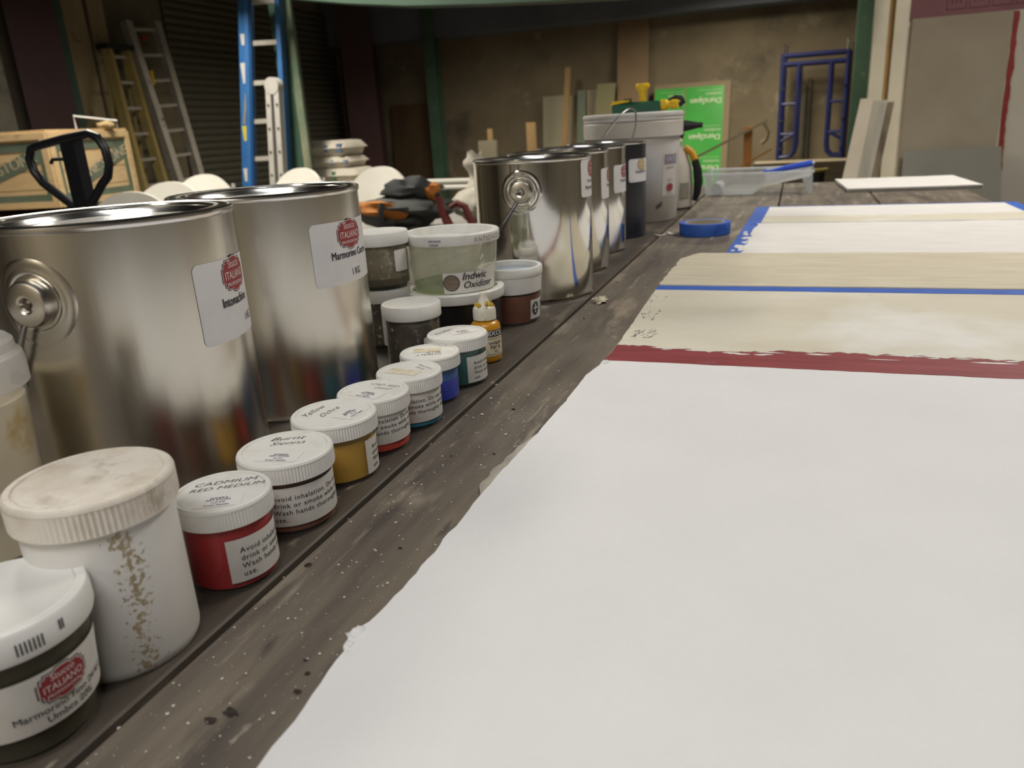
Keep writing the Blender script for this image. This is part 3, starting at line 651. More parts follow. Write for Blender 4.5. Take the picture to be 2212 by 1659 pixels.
# small cup at the bottom left corner
def deli_cup(name, label, x, y, z, r, h, taper, body, lidm, contents, fill, lh=.010, group=None, recess=.004, rot=0.0):
    t = thing(name, label, 'cup', (x, y, z), 0, group)
    rb = r * taper; rt = r * .955; k = (rt - rb) / (h - .004)
    R = lambda zz: rb + k * zz
    MB().lathe([(0, .0012), (rb - .004, .0012), (rb - .002, .0003), (rb, .0012), (R(h * .25), h * .25), (R(h * .5), h * .5), (R(h * .75), h * .75), (R(h - .006), h - .006), (R(h - .006) - .0008, h - .006)], 80).build('body', body, t, 40)
    if contents is not None:
        MB().lathe([(0, .0022), (rb - .0022, .0022), (R(fill) - .0010, fill), (0, fill)], 64).build('contents', contents, t, 40)
    MB().lathe([(0, h - recess), (r * .80, h - recess), (r * .84, h - recess + .0005), (r * .865, h - .0006), (r * .90, h), (r * .975, h - .0002), (r, h - .0016), (r * 1.0, h - lh + .002), (r * .985, h - lh), (r * .955, h - lh), (r * .95, h - lh + .002)], 96).build('lid', lidm, t, 40)
    return t, R
OLIVE = M('umber_plaster', (.075, .066, .038), .6, col2=(.050, .043, .026), var=20)
fc, R = deli_cup('sample_cup', 'small cup of dark umber plaster at the bottom left corner of the photo', -.3020, .1835, 0, .0345, .0635, .80, CLEAR('smoky_cup_plastic', (.96, .96, .92), .02, .12, gloss=.7), WHITE_PL, OLIVE, .052, .0135, recess=.0006)
kf = (R(.04) - R(.02)) / .02
def wrap(rr, th, z, off): 
    return lambda u, v: ((rr + kf * v + off) * math.cos(rad(th) + u / rr), (rr + kf * v + off) * math.sin(rad(th) + u / rr), z + v)
rr = R(.0275)
mb = MB(); mb.cols([-.055 + .085 * i / 40 for i in range(41)], lambda u: -.0135, lambda u: .0130, wrap(rr, -10, .0275, .0004), 3)
fl = mb.build('label', PAPER, fc, smooth=None)
badge(fl, wrap(rr, -10, .0275, .0006), .0030, .0045, .0195, .0135)
lettering(fl, INK, wrap(rr, -10, .0275, .0009), [('Marmorino Fino 24 KG', .0046, -.0180, -.0064, J(bold=.004)), ('Umbra 20%', .0046, -.0065, -.0110, J(bold=.004))])
lettering(fc, INK, lambda u, v: ((.0347) * math.cos(rad(-30) + u / .0345), (.0347) * math.sin(rad(-30) + u / .0345), .0545 + v), [('|||||||', .006, 0, 0, J(bold=.01)), ('||', .005, .017, .002, J(bold=.02))], 'barcode_smudge')

# translucent deli jar at left edge with cream plaster
CREAMY = M('cream_plaster_fill', (.80, .68, .47), .6, col2=(.84, .74, .56), var=24, stains=[((.58, .40, .10), 16, .60, .70)])
cj = thing('deli_jar', 'frosted plastic jar of cream plaster cut off by the left edge of the photo', 'jar', (-.4700, .2920, 0))
MB().lathe([(0, .001), (.036, .001), (.0385, .003), (.0425, .100), (.0415, .105)], 72).build('body', CLEAR('thin_frost', (.97, .97, .95), .22, .35, gloss=.5), cj, 40)
MB().lathe([(0, .003), (.0355, .003), (.0375, .005), (.0412, .098), (.030, .101), (0, .099)], 64).build('contents', CREAMY, cj, 40)
MB().lathe([(0, .1285), (.034, .1285), (.0365, .1335), (.0395, .1345), (.0420, .1320), (.0425, .1270), (.0452, .1240), (.0460, .1190), (.0458, .1060), (.0440, .1052), (.0430, .1060)], 96).build('lid', FROST_LID, cj, 30)
mb = MB(); rounded_cols(mb, .03, .03, .004, cylmap(.0405, rad(-42), .045, .04)); mb.build('label', PAPER_W, cj, smooth=None)

# taller powder jars beside the second can
def powder(name, c1, c2): return M(name, c1, .7, col2=c2, var=55, lo=.42, hi=.62, stains=[((.42, .37, .28), 130, .58, .68)])
def tall_jar(label, x, y, z, r, h, pow_, fill, lh=.0145, lower=None, lab=None):
    t = thing('powder_jar', label, 'jar', (x, y, z), 0, 'tall jars of dark powder'); rb = r * .93
    MB().lathe([(0, .0008), (rb - .004, .0010), (rb - .0015, .0003), (rb, .0035), (rb, h - lh), (rb - .001, h - lh + .004)], 72).build('body', GLASS, t, 40)
    ri = rb - .0011
    MB().lathe([(0, .0035), (ri - .002, .0035), (ri, .0055), (ri, fill), (0, fill)], 64).build('powder', lower or pow_, t, 40)
    MB().lathe([(ri, fill + .0001), (ri, h - lh + .003), (0, h - lh + .003)], 64).build('powder_film', pow_, t, 40)
    MB().lathe([(0, h - .0004), (r * .90, h - .0004), (r * .92, h), (r * .97, h - .0002), (r, h - .002), (r, h - lh + .001), (r * .985, h - lh), (r * .93, h - lh)], 90).build('lid', LID, t, 40)
    if lab:
        th, zc, w_, h_ = lab
        mb = MB(); rounded_cols(mb, w_, h_, .002, cylmap(rb, rad(th), zc)); mb.build('label', PAPER, t, smooth=None)
    return t
PW_B = M('brown_black_powder', (.050, .036, .022), .7, col2=(.10, .075, .048), var=55, lo=.42, hi=.62, stains=[((.42, .36, .27), 150, .60, .66)])
PW_O = powder('olive_powder', (.17, .145, .09), (.25, .215, .14))
PW_D = M('olive_settled', (.085, .072, .045), .6, col2=(.12, .10, .06), var=30)
tall_jar('powder jar with dark brown speckled contents behind the front row', -.3678, .7000, 0, .0308, .0705, PW_B, .050, lab=(-25, .026, .018, .024))
tall_jar('lower powder jar of the stack wedged between the second can and the brown one', -.4470, .7830, 0, .0325, .0690, PW_B, .045, lab=(-58, .030, .010, .050))
tall_jar('upper powder jar of the stack, olive powder under a white lid', -.4440, .7830, .0692, .0338, .0640, PW_O, .0125, lower=PW_D, lab=(-14, .032, .020, .024))

# stacked cups: clear oxidizer cup on a black cup
BLACKP = M('black_paste', (.012, .011, .011), .5, col2=(.02, .018, .017), var=20)
GREENL = CLEAR('green_liquid', (.70, .82, .42), .30, .05, (.36, .46, .16))
dcup, _ = deli_cup('sample_cup', 'cup of black paste under the oxidizer cup', -.3762, .8330, 0, .0588, .0600, .90, CLEAR('smoky_cup', (.55, .55, .55), .12, .2, (.1, .1, .1)), LID, BLACKP, .046, .0120, recess=.0035)
acup, RA = deli_cup('sample_cup', 'clear oxidizer cup with green liquid, standing on the black cup', -.3800, .8420, .0566, .0572, .0690, .87, CLEAR('antique_cup_plastic', (.97, .98, .92), .34, .12, (.80, .80, .68), gloss=.9), LID, GREENL, .0085, .0125, recess=.0105)
ka = (RA(.04) - RA(.02)) / .02
def wrapA(th, z, off): 
    r_ = RA(z)
    return lambda u, v: ((r_ + ka * v + off) * math.cos(rad(th) + u / r_), (r_ + ka * v + off) * math.sin(rad(th) + u / r_), z + v)
mb = MB(); mb.cols([-.036 + .072 * i / 30 for i in range(31)], lambda u: -.0125, lambda u: .0115 + .004 * max(0.0, u / .036), wrapA(-40, .0145, .0005), 2)
al = mb.build('label', PAPER, acup, smooth=None)
mb = MB(); f_ = wrapA(-70, .0145, .0007); mb.add([f_(.0095 * math.cos(2 * PI * i / 36), .0095 * math.sin(2 * PI * i / 36)) for i in range(36)], [tuple(range(36))]); mb.build('round_mark', INK, al, smooth=None)
mb = MB(); f_ = wrapA(-70, .0145, .0010); mb.add([f_(.0086 * math.cos(2 * PI * i / 36), .0086 * math.sin(2 * PI * i / 36)) for i in range(36)], [tuple(range(36))]); mb.build('round_swatch', M('bronze_swatch', (.17, .13, .09), .6, col2=(.24, .19, .14), var=90, stretch=(1, 1, 6)), al, smooth=None)
lettering(al, INK, wrapA(-57, .0145, .0010), [('Indwic', .0120, 0, .0028, J(shear=.3, bold=.008)), ('Oxidizer', .0110, .0010, -.0070, J(shear=.3, bold=.008))], 'handwriting')
lettering(acup, INK_G, lambda u, v: (.0575 * math.cos(rad(-40) + u / .0572), .0575 * math.sin(rad(-40) + u / .0572), .0595 + v), [('ANTICHIZZANTE', .0075, 0, 0, J(bold=-.012, space=1.15))], 'handwriting')
lettering(acup, INK_B, lambda u, v: (.0575 * math.cos(rad(-93) + u / .0572), .0575 * math.sin(rad(-93) + u / .0572), .0600 + v), [('KRONOS', .0036, 0, .002, J(bold=.01)), ('OXIDE', .0036, .001, -.002, J(bold=.01))], 'stamp')
# brown cup with pale blue lid film
BROWNP = M('brown_paste', (.25, .085, .038), .6, col2=(.19, .062, .028), var=24, stains=[((.03, .014, .01), 50, .62, .72, (1, 1, 4))])
bcup, RB = deli_cup('sample_cup', 'cup of red-brown paste in front of the third can', -.3337, .9109, 0, .0412, .0714, .84, CLEAR('thin_cup_plastic', (.95, .94, .92), .05, .15, gloss=.7), LID, BROWNP, .037, .0110, recess=.009)
MB().lathe([(0, .0628), (.028, .0630), (.0325, .0645)], 48).build('blue_film', M('pale_blue_film', (.40, .47, .53), .5), bcup, 40)
MB().lathe([(RB(.040), .0395), (RB(.040) + .0012, .0400), (RB(.060) + .0012, .0603)], 64).build('white_collar', WHITE_PL, bcup, 40)
kb = (RB(.04) - RB(.02)) / .02
def wrapB(th, z, off):
    r_ = RB(z)
    return lambda u, v: ((r_ + kb * v + off) * math.cos(rad(th) + u / r_), (r_ + kb * v + off) * math.sin(rad(th) + u / r_), z + v)
mb = MB(); mb.cols([-.0165 + .033 * i / 20 for i in range(21)], lambda u: -.0125, lambda u: .0120, wrapB(-4, .0185, .0005), 2)
bl = mb.build('label', PAPER, bcup, smooth=None)
mb = MB(); f_ = wrapB(-16, .0190, .0008); mb.add([f_(.0065 * math.cos(2 * PI * i / 30), .0085 * math.sin(2 * PI * i / 30)) for i in range(30)], [tuple(range(30))]); mb.build('oval_mark', M('dark_green_mark', (.02, .035, .035), .6), bl, smooth=None)
mb = MB(); f_ = wrapB(-16, .0190, .0011); mb.cols([-.0048 + .0096 * i / 8 for i in range(9)], lambda u: -.0005, lambda u: .0015, f_); mb.build('oval_bar', PAPER, bl, smooth=None)
lettering(bl, INK, wrapB(3, .0190, .0009), [('HSS', .006, 0, .004, J(bold=.02)), ('Mix', .006, 0, -.004, J(bold=.02))])

# yellow tint bottle
mx = thing('tint_bottle', 'small yellow tint bottle with a crusted white dropper cap', 'bottle', (-.3010, .7360, 0))
YEL = M('yellow_tint_bottle', (.62, .285, .008), .35, col2=(.55, .24, .006), var=12, coat=.3)
MB().lathe([(0, .0006), (.0140, .0006), (.0156, .0020), (.0160, .004), (.0160, .036), (.0154, .0405), (.0125, .0435), (.0100, .0448), (.0095, .048)], 72).build('body', YEL, mx, 40)
CAPM = M('crusted_cap', (.70, .66, .52), .6, col2=(.74, .72, .65), var=80, stains=[((.58, .38, .02), 70, .54, .62), ((.35, .28, .10), 120, .66, .7)])
MB().lathe([(.0112, .0455), (.0122, .0460), (.0122, .0560), (.0112, .0585), (.0070, .0605), (.0052, .0660), (.0038, .0700), (.0042, .0722), (.0040, .0740), (0, .0742)], 60, None, (1, 2, .0004)).build('cap', CAPM, mx, 40)
fM = cylmap(.0160, rad(-32), .0225, off=.0003); mb = MB(); mb.cols([-.0155 + .031 * i / 24 for i in range(25)], lambda u: -.0145, lambda u: .0135, fM, 2); ml = mb.build('label', M('cream_label', (.72, .64, .45), .5), mx, smooth=None)
mb = MB(); mb.cols([-.0155 + .031 * i / 24 for i in range(25)], lambda u: .0065, lambda u: .0135, cylmap(.0160, rad(-32), .0225, off=.0005), 1); mb.build('label_band', INK, ml, smooth=None)
lettering(ml, PAPER, cylmap(.0160, rad(-32), .0225, off=.0008), [('MIXOL', .0075, -.0010, .0078, J(align='CENTER', bold=.012, sx=1.05))], 'brand_lettering')
lettering(ml, INK, cylmap(.0160, rad(-32), .0225, off=.0007), [('oxidgelb', .0046, 0, -.0012, J(align='CENTER', bold=.004)), ('Nr 6', .0064, 0, -.0065, J(align='CENTER', bold=.006)), ('20ml', .0026, .0005, -.0100, J(align='CENTER', bold=.004)), ('Tönen nur für innen', .0022, 0, -.0130, J(align='CENTER', bold=.004)), ('universal tinting concentrate', .0017, 0, .0042, J(align='CENTER', bold=.004))])
for k in range(7):
    a = 1.1 * k; blob((.0085 * math.cos(a), .0085 * math.sin(a), .0600 + .0015 * (k % 3)), (.0022, .0022, .0026), k * 2.2, 10, 6, amp=.6).build('dried_tint', M('dried_tint', (.58, .37, .015), .6, col2=(.45, .25, .01), var=200), mx, smooth=60)
# ================================================================ far pots and tools on the table
bk = thing('plastic_bucket', 'white lidded bucket with a purple sticker, carrying a green and yellow tool', 'bucket', (-.3770, 1.955, 0))
BKM = M('bucket_plastic', (.60, .56, .50), .5, col2=(.52, .48, .42), var=9, stains=[((.36, .30, .23), 14, .66, .74), ((.66, .66, .67), 4, .52, .66)])
rB, hB = .1210, .2520
MB().lathe([(0, .001), (rB * .86, .001), (rB * .875, .004), (rB * .935, hB - .052), (rB * .935, hB - .014)], 96).build('body', BKM, bk, 40)
MB().lathe([(rB * .935, hB - .056), (rB * .985, hB - .055), (rB * .99, hB - .022), (rB * .975, hB - .020), (rB * .94, hB - .020)], 96).build('collar', BKM, bk, 40)
MB().lathe([(0, hB - .006), (rB * .86, hB - .006), (rB * .90, hB - .001), (rB * .97, hB), (rB, hB - .003), (rB, hB - .009), (rB * .985, hB - .010), (rB * .985, hB - .018), (rB * .95, hB - .019)], 96).build('lid', M('bucket_lid_plastic', (.66, .65, .63), .4, col2=(.56, .54, .50), var=8), bk, 35)
def bkmap(th, z, off): 
    k = (rB * .935 - rB * .875) / (hB - .056); r_ = rB * .875 + k * (z - .004)
    return lambda u, v: ((r_ + k * v + off) * math.cos(rad(th) + u / r_), (r_ + k * v + off) * math.sin(rad(th) + u / r_), z + v)
mb = MB(); mb.cols([-.026 + .052 * i / 16 for i in range(17)], lambda u: -.05, lambda u: .05, bkmap(-27, .110, .0005), 4); sl = mb.build('sticker', M('bucket_sticker', (.62, .58, .53), .5), bk, smooth=None)
mb = MB(); mb.cols([-.022 + .046 * i / 16 for i in range(17)], lambda u: .024, lambda u: .046, bkmap(-27, .110, .0012), 2); mb.build('purple_print', M('purple_print', (.20, .18, .24), .5, col2=(.32, .29, .36), var=60), sl, smooth=None)
badge(sl, bkmap(-27, .110, .0012), -.001, -.030, .024, .017, script=False)
lettering(sl, INK_G, bkmap(-27, .110, .0018), [('grassello', .008, -.002, .014, J(align='CENTER')), ('stucco', .007, -.002, -.014, J(align='CENTER', bold=.004)), ('professional', .006, -.002, -.046, J(align='CENTER'))])
lettering(sl, M('pale_print', (.6, .58, .62), .5), bkmap(-27, .110, .0018), [('CALCE', .012, 0, .031, J(align='CENTER', bold=.004))], 'print_lettering')
mb = MB(); mb.cols([-.009 + .018 * i / 8 for i in range(9)], lambda u: -.006 + .4 * u, lambda u: .005 + .6 * u, bkmap(-45, .040, .0006), 1); mb.build('stain', M('brown_stain', (.10, .085, .07), .8), bk, smooth=None)

gt = thing('hand_tool', 'green and yellow hand tool with an upright yellow knob, lying on the white bucket', 'tool', (-.3770, 1.955, hB))
TG = M('tool_green', (.008, .085, .048), .45); TY = M('tool_yellow', (.72, .46, .006), .4); TK = M('tool_black', (.012, .012, .014), .45)
MB().bbox((.010, 0, .0125), (.115, .034, .025), .006).build('body', TG, gt, smooth=None)
MB().add([(-.052, -.015, .020), (-.006, -.015, .0262), (-.006, .015, .0262), (-.052, .015, .020), (-.047, -.015, .029), (-.006, -.015, .0300), (-.006, .015, .0300), (-.047, .015, .029)], [(0, 3, 2, 1), (4, 5, 6, 7), (0, 1, 5, 4), (3, 7, 6, 2), (0, 4, 7, 3), (1, 2, 6, 5)]).build('top_plate', TY, gt, smooth=None)
MB().box((-.012, 0, .0295), (.016, .016, .008)).build('latch', TG, gt, smooth=None)
MB().lathe([(.0075, .0255), (.0070, .034), (.0085, .045), (.0135, .054), (.0165, .057), (.0168, .063), (.0150, .0665), (0, .0670)], 32, None, None, (.024, 0, -.001)).build('knob', TY, gt, 45)
Rx = Matrix(((0, 0, 1), (0, 1, 0), (-1, 0, 0)))
MB().lathe([(0, 0), (.0125, 0), (.0130, .012), (.0090, .016), (.0085, .022), (.0110, .026), (.0105, .040), (0, .041)], 32, Rx, None, (.068, 0, .0145)).build('sleeve', TY, gt, 45)
MB().tube([(.085, .012, .022), (.100, .012, .029), (.113, .012, .028), (.118, .012, .019), (.108, .012, .012)], .0062, 12).build('grip_loop', TK, gt)

jg = thing('spray_jug', 'white sprayer jug with black nozzle and grip half hidden behind the white bucket', 'sprayer', (-.3330, 2.190, 0))
JW = M('jug_plastic', (.58, .54, .47), .45, col2=(.52, .48, .42), var=10)
MB().lathe([(0, .001), (.066, .001), (.072, .006), (.0735, .06), (.069, .11), (.055, .150), (.038, .172), (.024, .182), (.022, .192)], 72).build('body', JW, jg, 40)
MB().lathe([(.0255, .186), (.027, .190), (.027, .204), (.022, .207), (0, .207)], 36, None, (1, 2, .0008)).build('cap', TK, jg, 40)
MB().box((.010, 0, .214), (.07, .028, .024)).build('sprayer_head', TK, jg, smooth=None)
MB().lathe([(0, 0), (.0145, 0), (.0135, .012), (.0075, .040), (.0070, .052), (0, .052)], 28, Rx, None, (.044, 0, .214)).build('nozzle', TK, jg, 45)
MB().tube([(.036, 0, .200), (.044, -.004, .192), (.040, -.006, .184)], .006, 10).build('trigger', TK, jg)
MB().tube([(.052, -.01, .160), (.070, -.01, .145), (.0785, -.01, .126)], [.009, .0095, .0095], 14).build('grip_collar', M('orange_collar', (.72, .34, .02), .4), jg)
MB().tube([(.0785, -.01, .127), (.086, -.01, .100), (.089, -.01, .070), (.086, -.01, .040), (.080, -.01, .020)], [.0095, .0115, .012, .010, .007], 14).build('grip', TK, jg)
mb = MB(); mb.cols([-.016 + .032 * i / 8 for i in range(9)], lambda u: -.02, lambda u: .02, cylmap(.0735, rad(-38), .050, off=.0006), 2); mb.build('label', M('grey_label', (.28, .26, .21), .6), jg, smooth=None)

# roll of blue tape and curled scraps
tr_ = thing('tape_roll', 'roll of blue masking tape lying flat on the planks', 'tape', (-.1730, 1.680, 0), rad(20))
MB().lathe([(.0405, .0006), (.0520, .0006), (.0524, .0020), (.0524, .0240), (.0518, .0250), (.0405, .0250)], 80).build('tape', BLUE_TAPE, tr_, 40)
MB().lathe([(.0405, .0250), (.0405, .0004), (.0385, .0004), (.0385, .0252), (.0405, .0252)], 64).build('core', M('card_core', (.50, .44, .34), .8), tr_, 40)
MB().cols([0, .012, .024], lambda u: .0015 + u * .10, lambda u: .0240, cylmap(.0524, rad(-78), 0, off=.0007)).build('loose_end', BLUE_TAPE, tr_, smooth=None)
for k, (x, y, a, lb) in enumerate(((-.2620, 1.655, .3, 'left curl of white paper scrap beside the tape roll'), (-.2360, 1.668, -.2, 'right curl of white paper scrap beside the tape roll'))):
    s_ = thing('paper_scrap', lb, 'scrap', (x, y, 0), a, 'paper curls by the tape roll')
    mb = MB(); mb.cols([-.012 + .024 * i / 10 for i in range(11)], lambda u: -.005 - .1 * abs(u), lambda u: .004, lambda u, v: (u, v, .0010 + (u / .012) ** 2 * .0035 + abs(v) * .25 * (k + .3)))
    mb.build('curl', M('scrap_paper', (.75, .73, .70), .8), s_)

# roller tray with roller
ty = thing('roller_tray', 'translucent plastic paint tray with a sloping ramp, at the far end of the table', 'tray', (0, 0, 0))
pf = [(-.262, .066), (-.255, .004), (-.118, .004), (-.088, .026), (.046, .052), (.050, .062)]
y0t, y1t = 2.47, 2.71
mb = MB()
V = [(x, y, z) for y in (y0t + .012, y1t - .012) for x, z in pf]; n_ = len(pf)
mb.add(V, [(i, i + 1, n_ + i + 1, n_ + i) for i in range(n_ - 1)]); mb.build('basin', TRAY_PL, ty, smooth=None)
for yy, yt in ((y0t + .012, y0t), (y1t - .012, y1t)):
    mb = MB(); V = [(x, yy, z) for x, z in pf] + [(x, yt, .066) for x, z in pf]
    mb.add(V, [(i, i + 1, n_ + i + 1, n_ + i) for i in range(n_ - 1)]); mb.build('side', TRAY_PL, ty, smooth=None)
mb = MB(); rimp = [(-.264, y0t - .002, .066), (.052, y0t - .002, .066), (.052, y1t + .002, .066), (-.264, y1t + .002, .066)]
mb.tube(rimp + [rimp[0]], .0035, 8).build('rim', TRAY_PL, ty)
for yy in (y0t + .02, y1t - .02):
    MB().add([(.018, yy, .05), (.050, yy, .058), (.052, yy, .0005), (.040, yy, .0005), (.018, yy + .006, .05), (.050, yy + .006, .058), (.052, yy + .006, .0005), (.040, yy + .006, .0005)], [(0, 1, 2, 3), (7, 6, 5, 4), (0, 4, 5, 1), (1, 5, 6, 2), (2, 6, 7, 3), (3, 7, 4, 0)]).build('leg', TRAY_PL, ty, smooth=None)
rl = thing('paint_roller', 'mini paint roller with a bright blue handle resting in the tray', 'roller', (0, 0, 0))
HB = M('roller_handle_blue', (.020, .085, .62), .35)
MB().tube([(-.092, 2.56, .0660), (-.080, 2.56, .0640), (-.062, 2.56, .0650), (-.030, 2.56, .0715), (.010, 2.56, .0780), (.048, 2.56, .0840)], [.0060, .0040, .0062, .0082, .0092, .0096], 16).build('handle', HB, rl)
MB().tube([(.048, 2.56, .0840), (.054, 2.56, .0850)], .004, 10).build('end_cap', WHITE_PL, rl)
MB().tube([(-.085, 2.56, .0650), (-.118, 2.56, .0600), (-.160, 2.56, .040), (-.215, 2.56, .022), (-.222, 2.59, .022), (-.222, 2.66, .022)], .0028, 8).build('wire_frame', WIRE, rl)
MB().tube([(-.225, 2.50, .0215), (-.225, 2.61, .0215)], .0165, 20).build('sleeve', M('roller_nap', (.56, .58, .60), .95, bump=.6, bscale=120), rl)
# far white board
wb = thing('sample_board', 'flat white plaster sample board lying at the far right of the table', 'board', (.313, 2.690, 0), rad(3))
MB().box((0, 0, .0045), (.346, .355, .008)).build('core', BOARD_CORE, wb, smooth=None)
slab(lambda x: -.180, lambda x: .180, lambda y: -.175, lambda y: .175, .0080, .0115, 40, 40, .0006, 12., .002).build('white_coat', PL_WHITE2, wb, smooth=60)

# ================================================================ debris on the planks
CRUMB = M('plaster_crumb', (.68, .63, .55), .85)
mb = MB(); OCT = [(0, 2, 4), (2, 1, 4), (1, 3, 4), (3, 0, 4), (2, 0, 5), (1, 2, 5), (3, 1, 5), (0, 3, 5)]
for k in range(620):
    if k < 430: y = .17 + .50 * random.random() ** 1.2; x = -.262 + random.random() * (.262 - .188)
    elif k < 520: y = .3 + .9 * random.random(); x = -.262 + random.random() * .075
    else: y = .25 + .85 * random.random(); x = -.345 + .075 * random.random()
    if -.2680 < x < -.2620: continue
    r = .00022 + .0006 * random.random() ** 3 + (.0006 if random.random() < .05 else 0)
    P = [(x + s * r * random.uniform(.6, 1.5), y, r * .5) for s in (1, -1)] + [(x, y + s * r * random.uniform(.6, 1.5), r * .5) for s in (1, -1)] + [(x, y, r * 1.2), (x, y, 0.00005)]
    mb.add(P, OCT)
tag(mb.build('plaster_crumbs', CRUMB, smooth=None), 'white plaster crumbs scattered over the grey planks', 'crumbs', kind='stuff')
CHIP = M('dark_chip', (.022, .016, .012), .85)
for k, (x, y, r) in enumerate(((-.2010, .2440, .0018), (-.1985, .2320, .0020), (-.2075, .2520, .0013), (-.2225, .5960, .0022), (-.2110, .3570, .0016), (-.2430, .9270, .0022), (-.1850, .5560, .0016), (-.2050, .5010, .0014), (-.2360, .4900, .0011))):
    o = blob((0, 0, r * .2), (r * .8, r * .55, r * .25), k * 3.1, 10, 6, amp=.7).build('dark_chip', CHIP, None, smooth=60, loc=(x, y, .0002))
    tag(o, 'tiny dark chip of debris on the grey plank beside the large panel', 'chip', 'dark debris chips')
o = blob((0, 0, .003), (.010, .012, .0034), 5.5, 22, 10, amp=.8, fr=2.6).build('plaster_flake', M('cream_flake', (.62, .55, .42), .85), None, 60, (-.2440, 1.022, .0003)); tag(o, 'crumpled cream plaster flake on the plank near the third can', 'flake')
def sheet(name, label, cat, x, y, sx, sy, mat, seed, z=.0006, rot=0.0, lift=.0015):
    mb = MB(); V = [(0, 0, z + lift)]; F = []
    for i in range(26):
        a = 2 * PI * i / 26; q = .8 + .5 * noise.fractal(Vector((math.cos(a) * 1.5, math.sin(a) * 1.5, seed)), .9, 2, 3)
        V.append((sx * q * math.cos(a), sy * q * math.sin(a), z)); F.append((0, 1 + i, 1 + (i + 1) % 26))
    o = mb.build(name, mat, None, 60, (x, y, 0), rot); return tag(o, label, cat)
sheet('paper_scrap', 'torn tan scrap lying flat on the plank left of the red stripe', 'scrap', -.2140, .7420, .014, .020, M('tan_scrap', (.30, .255, .185), .85, col2=(.22, .19, .14), var=60), 2.2)
sheet('plaster_stain', 'pale tan plaster spot on the plank above the torn scrap', 'stain', -.2160, .8560, .010, .018, M('pale_spot', (.27, .225, .165), .85), 6.1, .0003, 0, .0002)
mb = MB(); GREYP = M('grey_plaster_smear', (.46, .42, .355), .85, col2=(.28, .255, .215), var=60, stretch=(1, .4, 1), bump=.5, bscale=80)
mb.cols([.40 + .16 * i / 40 for i in range(41)], lambda u: xl(u) - .004 - .015 * math.sin(PI * (u - .40) / .16) ** .7 * (.8 + .4 * ns(u * 50, 1, 1)), lambda u: xl(u) + .0005, lambda u, v: (v, u, .0008 + .0012 * abs(ns(u * 90, v * 90, 3))))
tag(mb.build('plaster_smear', GREYP, None, 60), 'grey plaster smear along the left edge of the large panel', 'smear')

# ================================================================ background, left
CRW = M('crate_wood', (.56, .40, .21), .75, col2=(.47, .325, .165), var=5, stretch=(1, 1, 6), stains=[((.25, .16, .08), 4, .62, .75, (1, 1, 5))], bump=.2, bscale=20)
CRG = M('crate_green_print', (.085, .115, .075), .8, col2=(.11, .14, .10), var=8)
CRT = M('crate_print_letters', (.60, .50, .34), .8)
PALW = M('pallet_wood', (.30, .20, .115), .8, col2=(.22, .145, .085), var=5)
az = rad(-10)
cr_ = thing('wooden_crate', 'tan wooden crate with green bands and diagonal STONE lettering, behind the pallet jack', 'crate', (-3.965, 3.40, -.055), -az)
# local: near corner at origin; right face runs along +y, left face runs along -x
LW, LD, LH = 1.25, .72, .41
MB().box((-LW / 2, LD / 2, LH / 2), (LW - .04, LD - .04, LH - .02)).build('box_body', CRW, cr_, smooth=None)
def fleft(u, v, o=0.0): return (-LW + u, -o, v)          # u 0..LW left to right
def fright(u, v, o=0.0): return (o, u, v)                 # u 0..LD near to far
for face, W_, nm in ((fleft, LW, 'front'), (fright, LD, 'side')):
    o0 = -.018
    def quad(mbx, pts, d0, d1):
        n = len(pts); V = [face(u, v, d0) for u, v in pts] + [face(u, v, d1) for u, v in pts]
        mbx.add(V, [tuple(range(n)), tuple(range(2 * n - 1, n - 1, -1))] + [(i, (i + 1) % n, n + (i + 1) % n, n + i) for i in range(n)]); return mbx
    nb = 4
    for i in range(nb):
        a, b = LH * i / nb, LH * (i + 1) / nb - .004
        quad(MB(), [(0.002, a), (W_ - .002, a), (W_ - .002, b), (.002, b)], -.02, -.002).build('plank', CRW, cr_, smooth=None)
    for a, b in ((0, .035), (LH - .035, LH)):
        quad(MB(), [(0, a), (W_, a), (W_, b), (0, b)], -.002, .012).build('rail', CRW, cr_, smooth=None)
    for a, b in ((0, .04), (W_ - .04, W_)):
        quad(MB(), [(a, .035), (b, .035), (b, LH - .035), (a, LH - .035)], -.002, .012).build('corner_post', CRW, cr_, smooth=None)
    for a, b in ((.035, .075), (LH - .095, LH - .050)):
        quad(MB(), [(.04, a), (W_ - .04, a), (W_ - .04, b), (.04, b)], -.002, .0005).build('green_band', CRG, cr_, smooth=None)
    for a, b in ((.04, .075), (W_ - .075, W_ - .04)):
        quad(MB(), [(a, .075), (b, .075), (b, LH - .095), (a, LH - .095)], -.002, .0005).build('green_band', CRG, cr_, smooth=None)
    span = .56 if nm == 'side' else .62
    u0 = W_ - .06 - span
    quad(MB(), [(u0, .10), (u0 + .07, .075), (u0 + span, LH - .155), (u0 + span, LH - .06)], -.002, .001).build('green_band', CRG, cr_, smooth=None)
    sl_ = math.atan2(LH - .24, span)
    lettering(cr_, CRT, lambda u, v, f=face, u0=u0, s_=sl_: f(u0 + .03 + u * math.cos(s_) - v * math.sin(s_), .105 + u * math.sin(s_) + v * math.cos(s_), .0025), [('STONE STONE', .088, .0, .0, J(bold=.012, sx=1.0))])
    o = thing  # noqa
MB().box((-LW / 2, LD / 2, LH + .008), (LW, LD, .016)).build('lid', CRW, cr_, smooth=None)
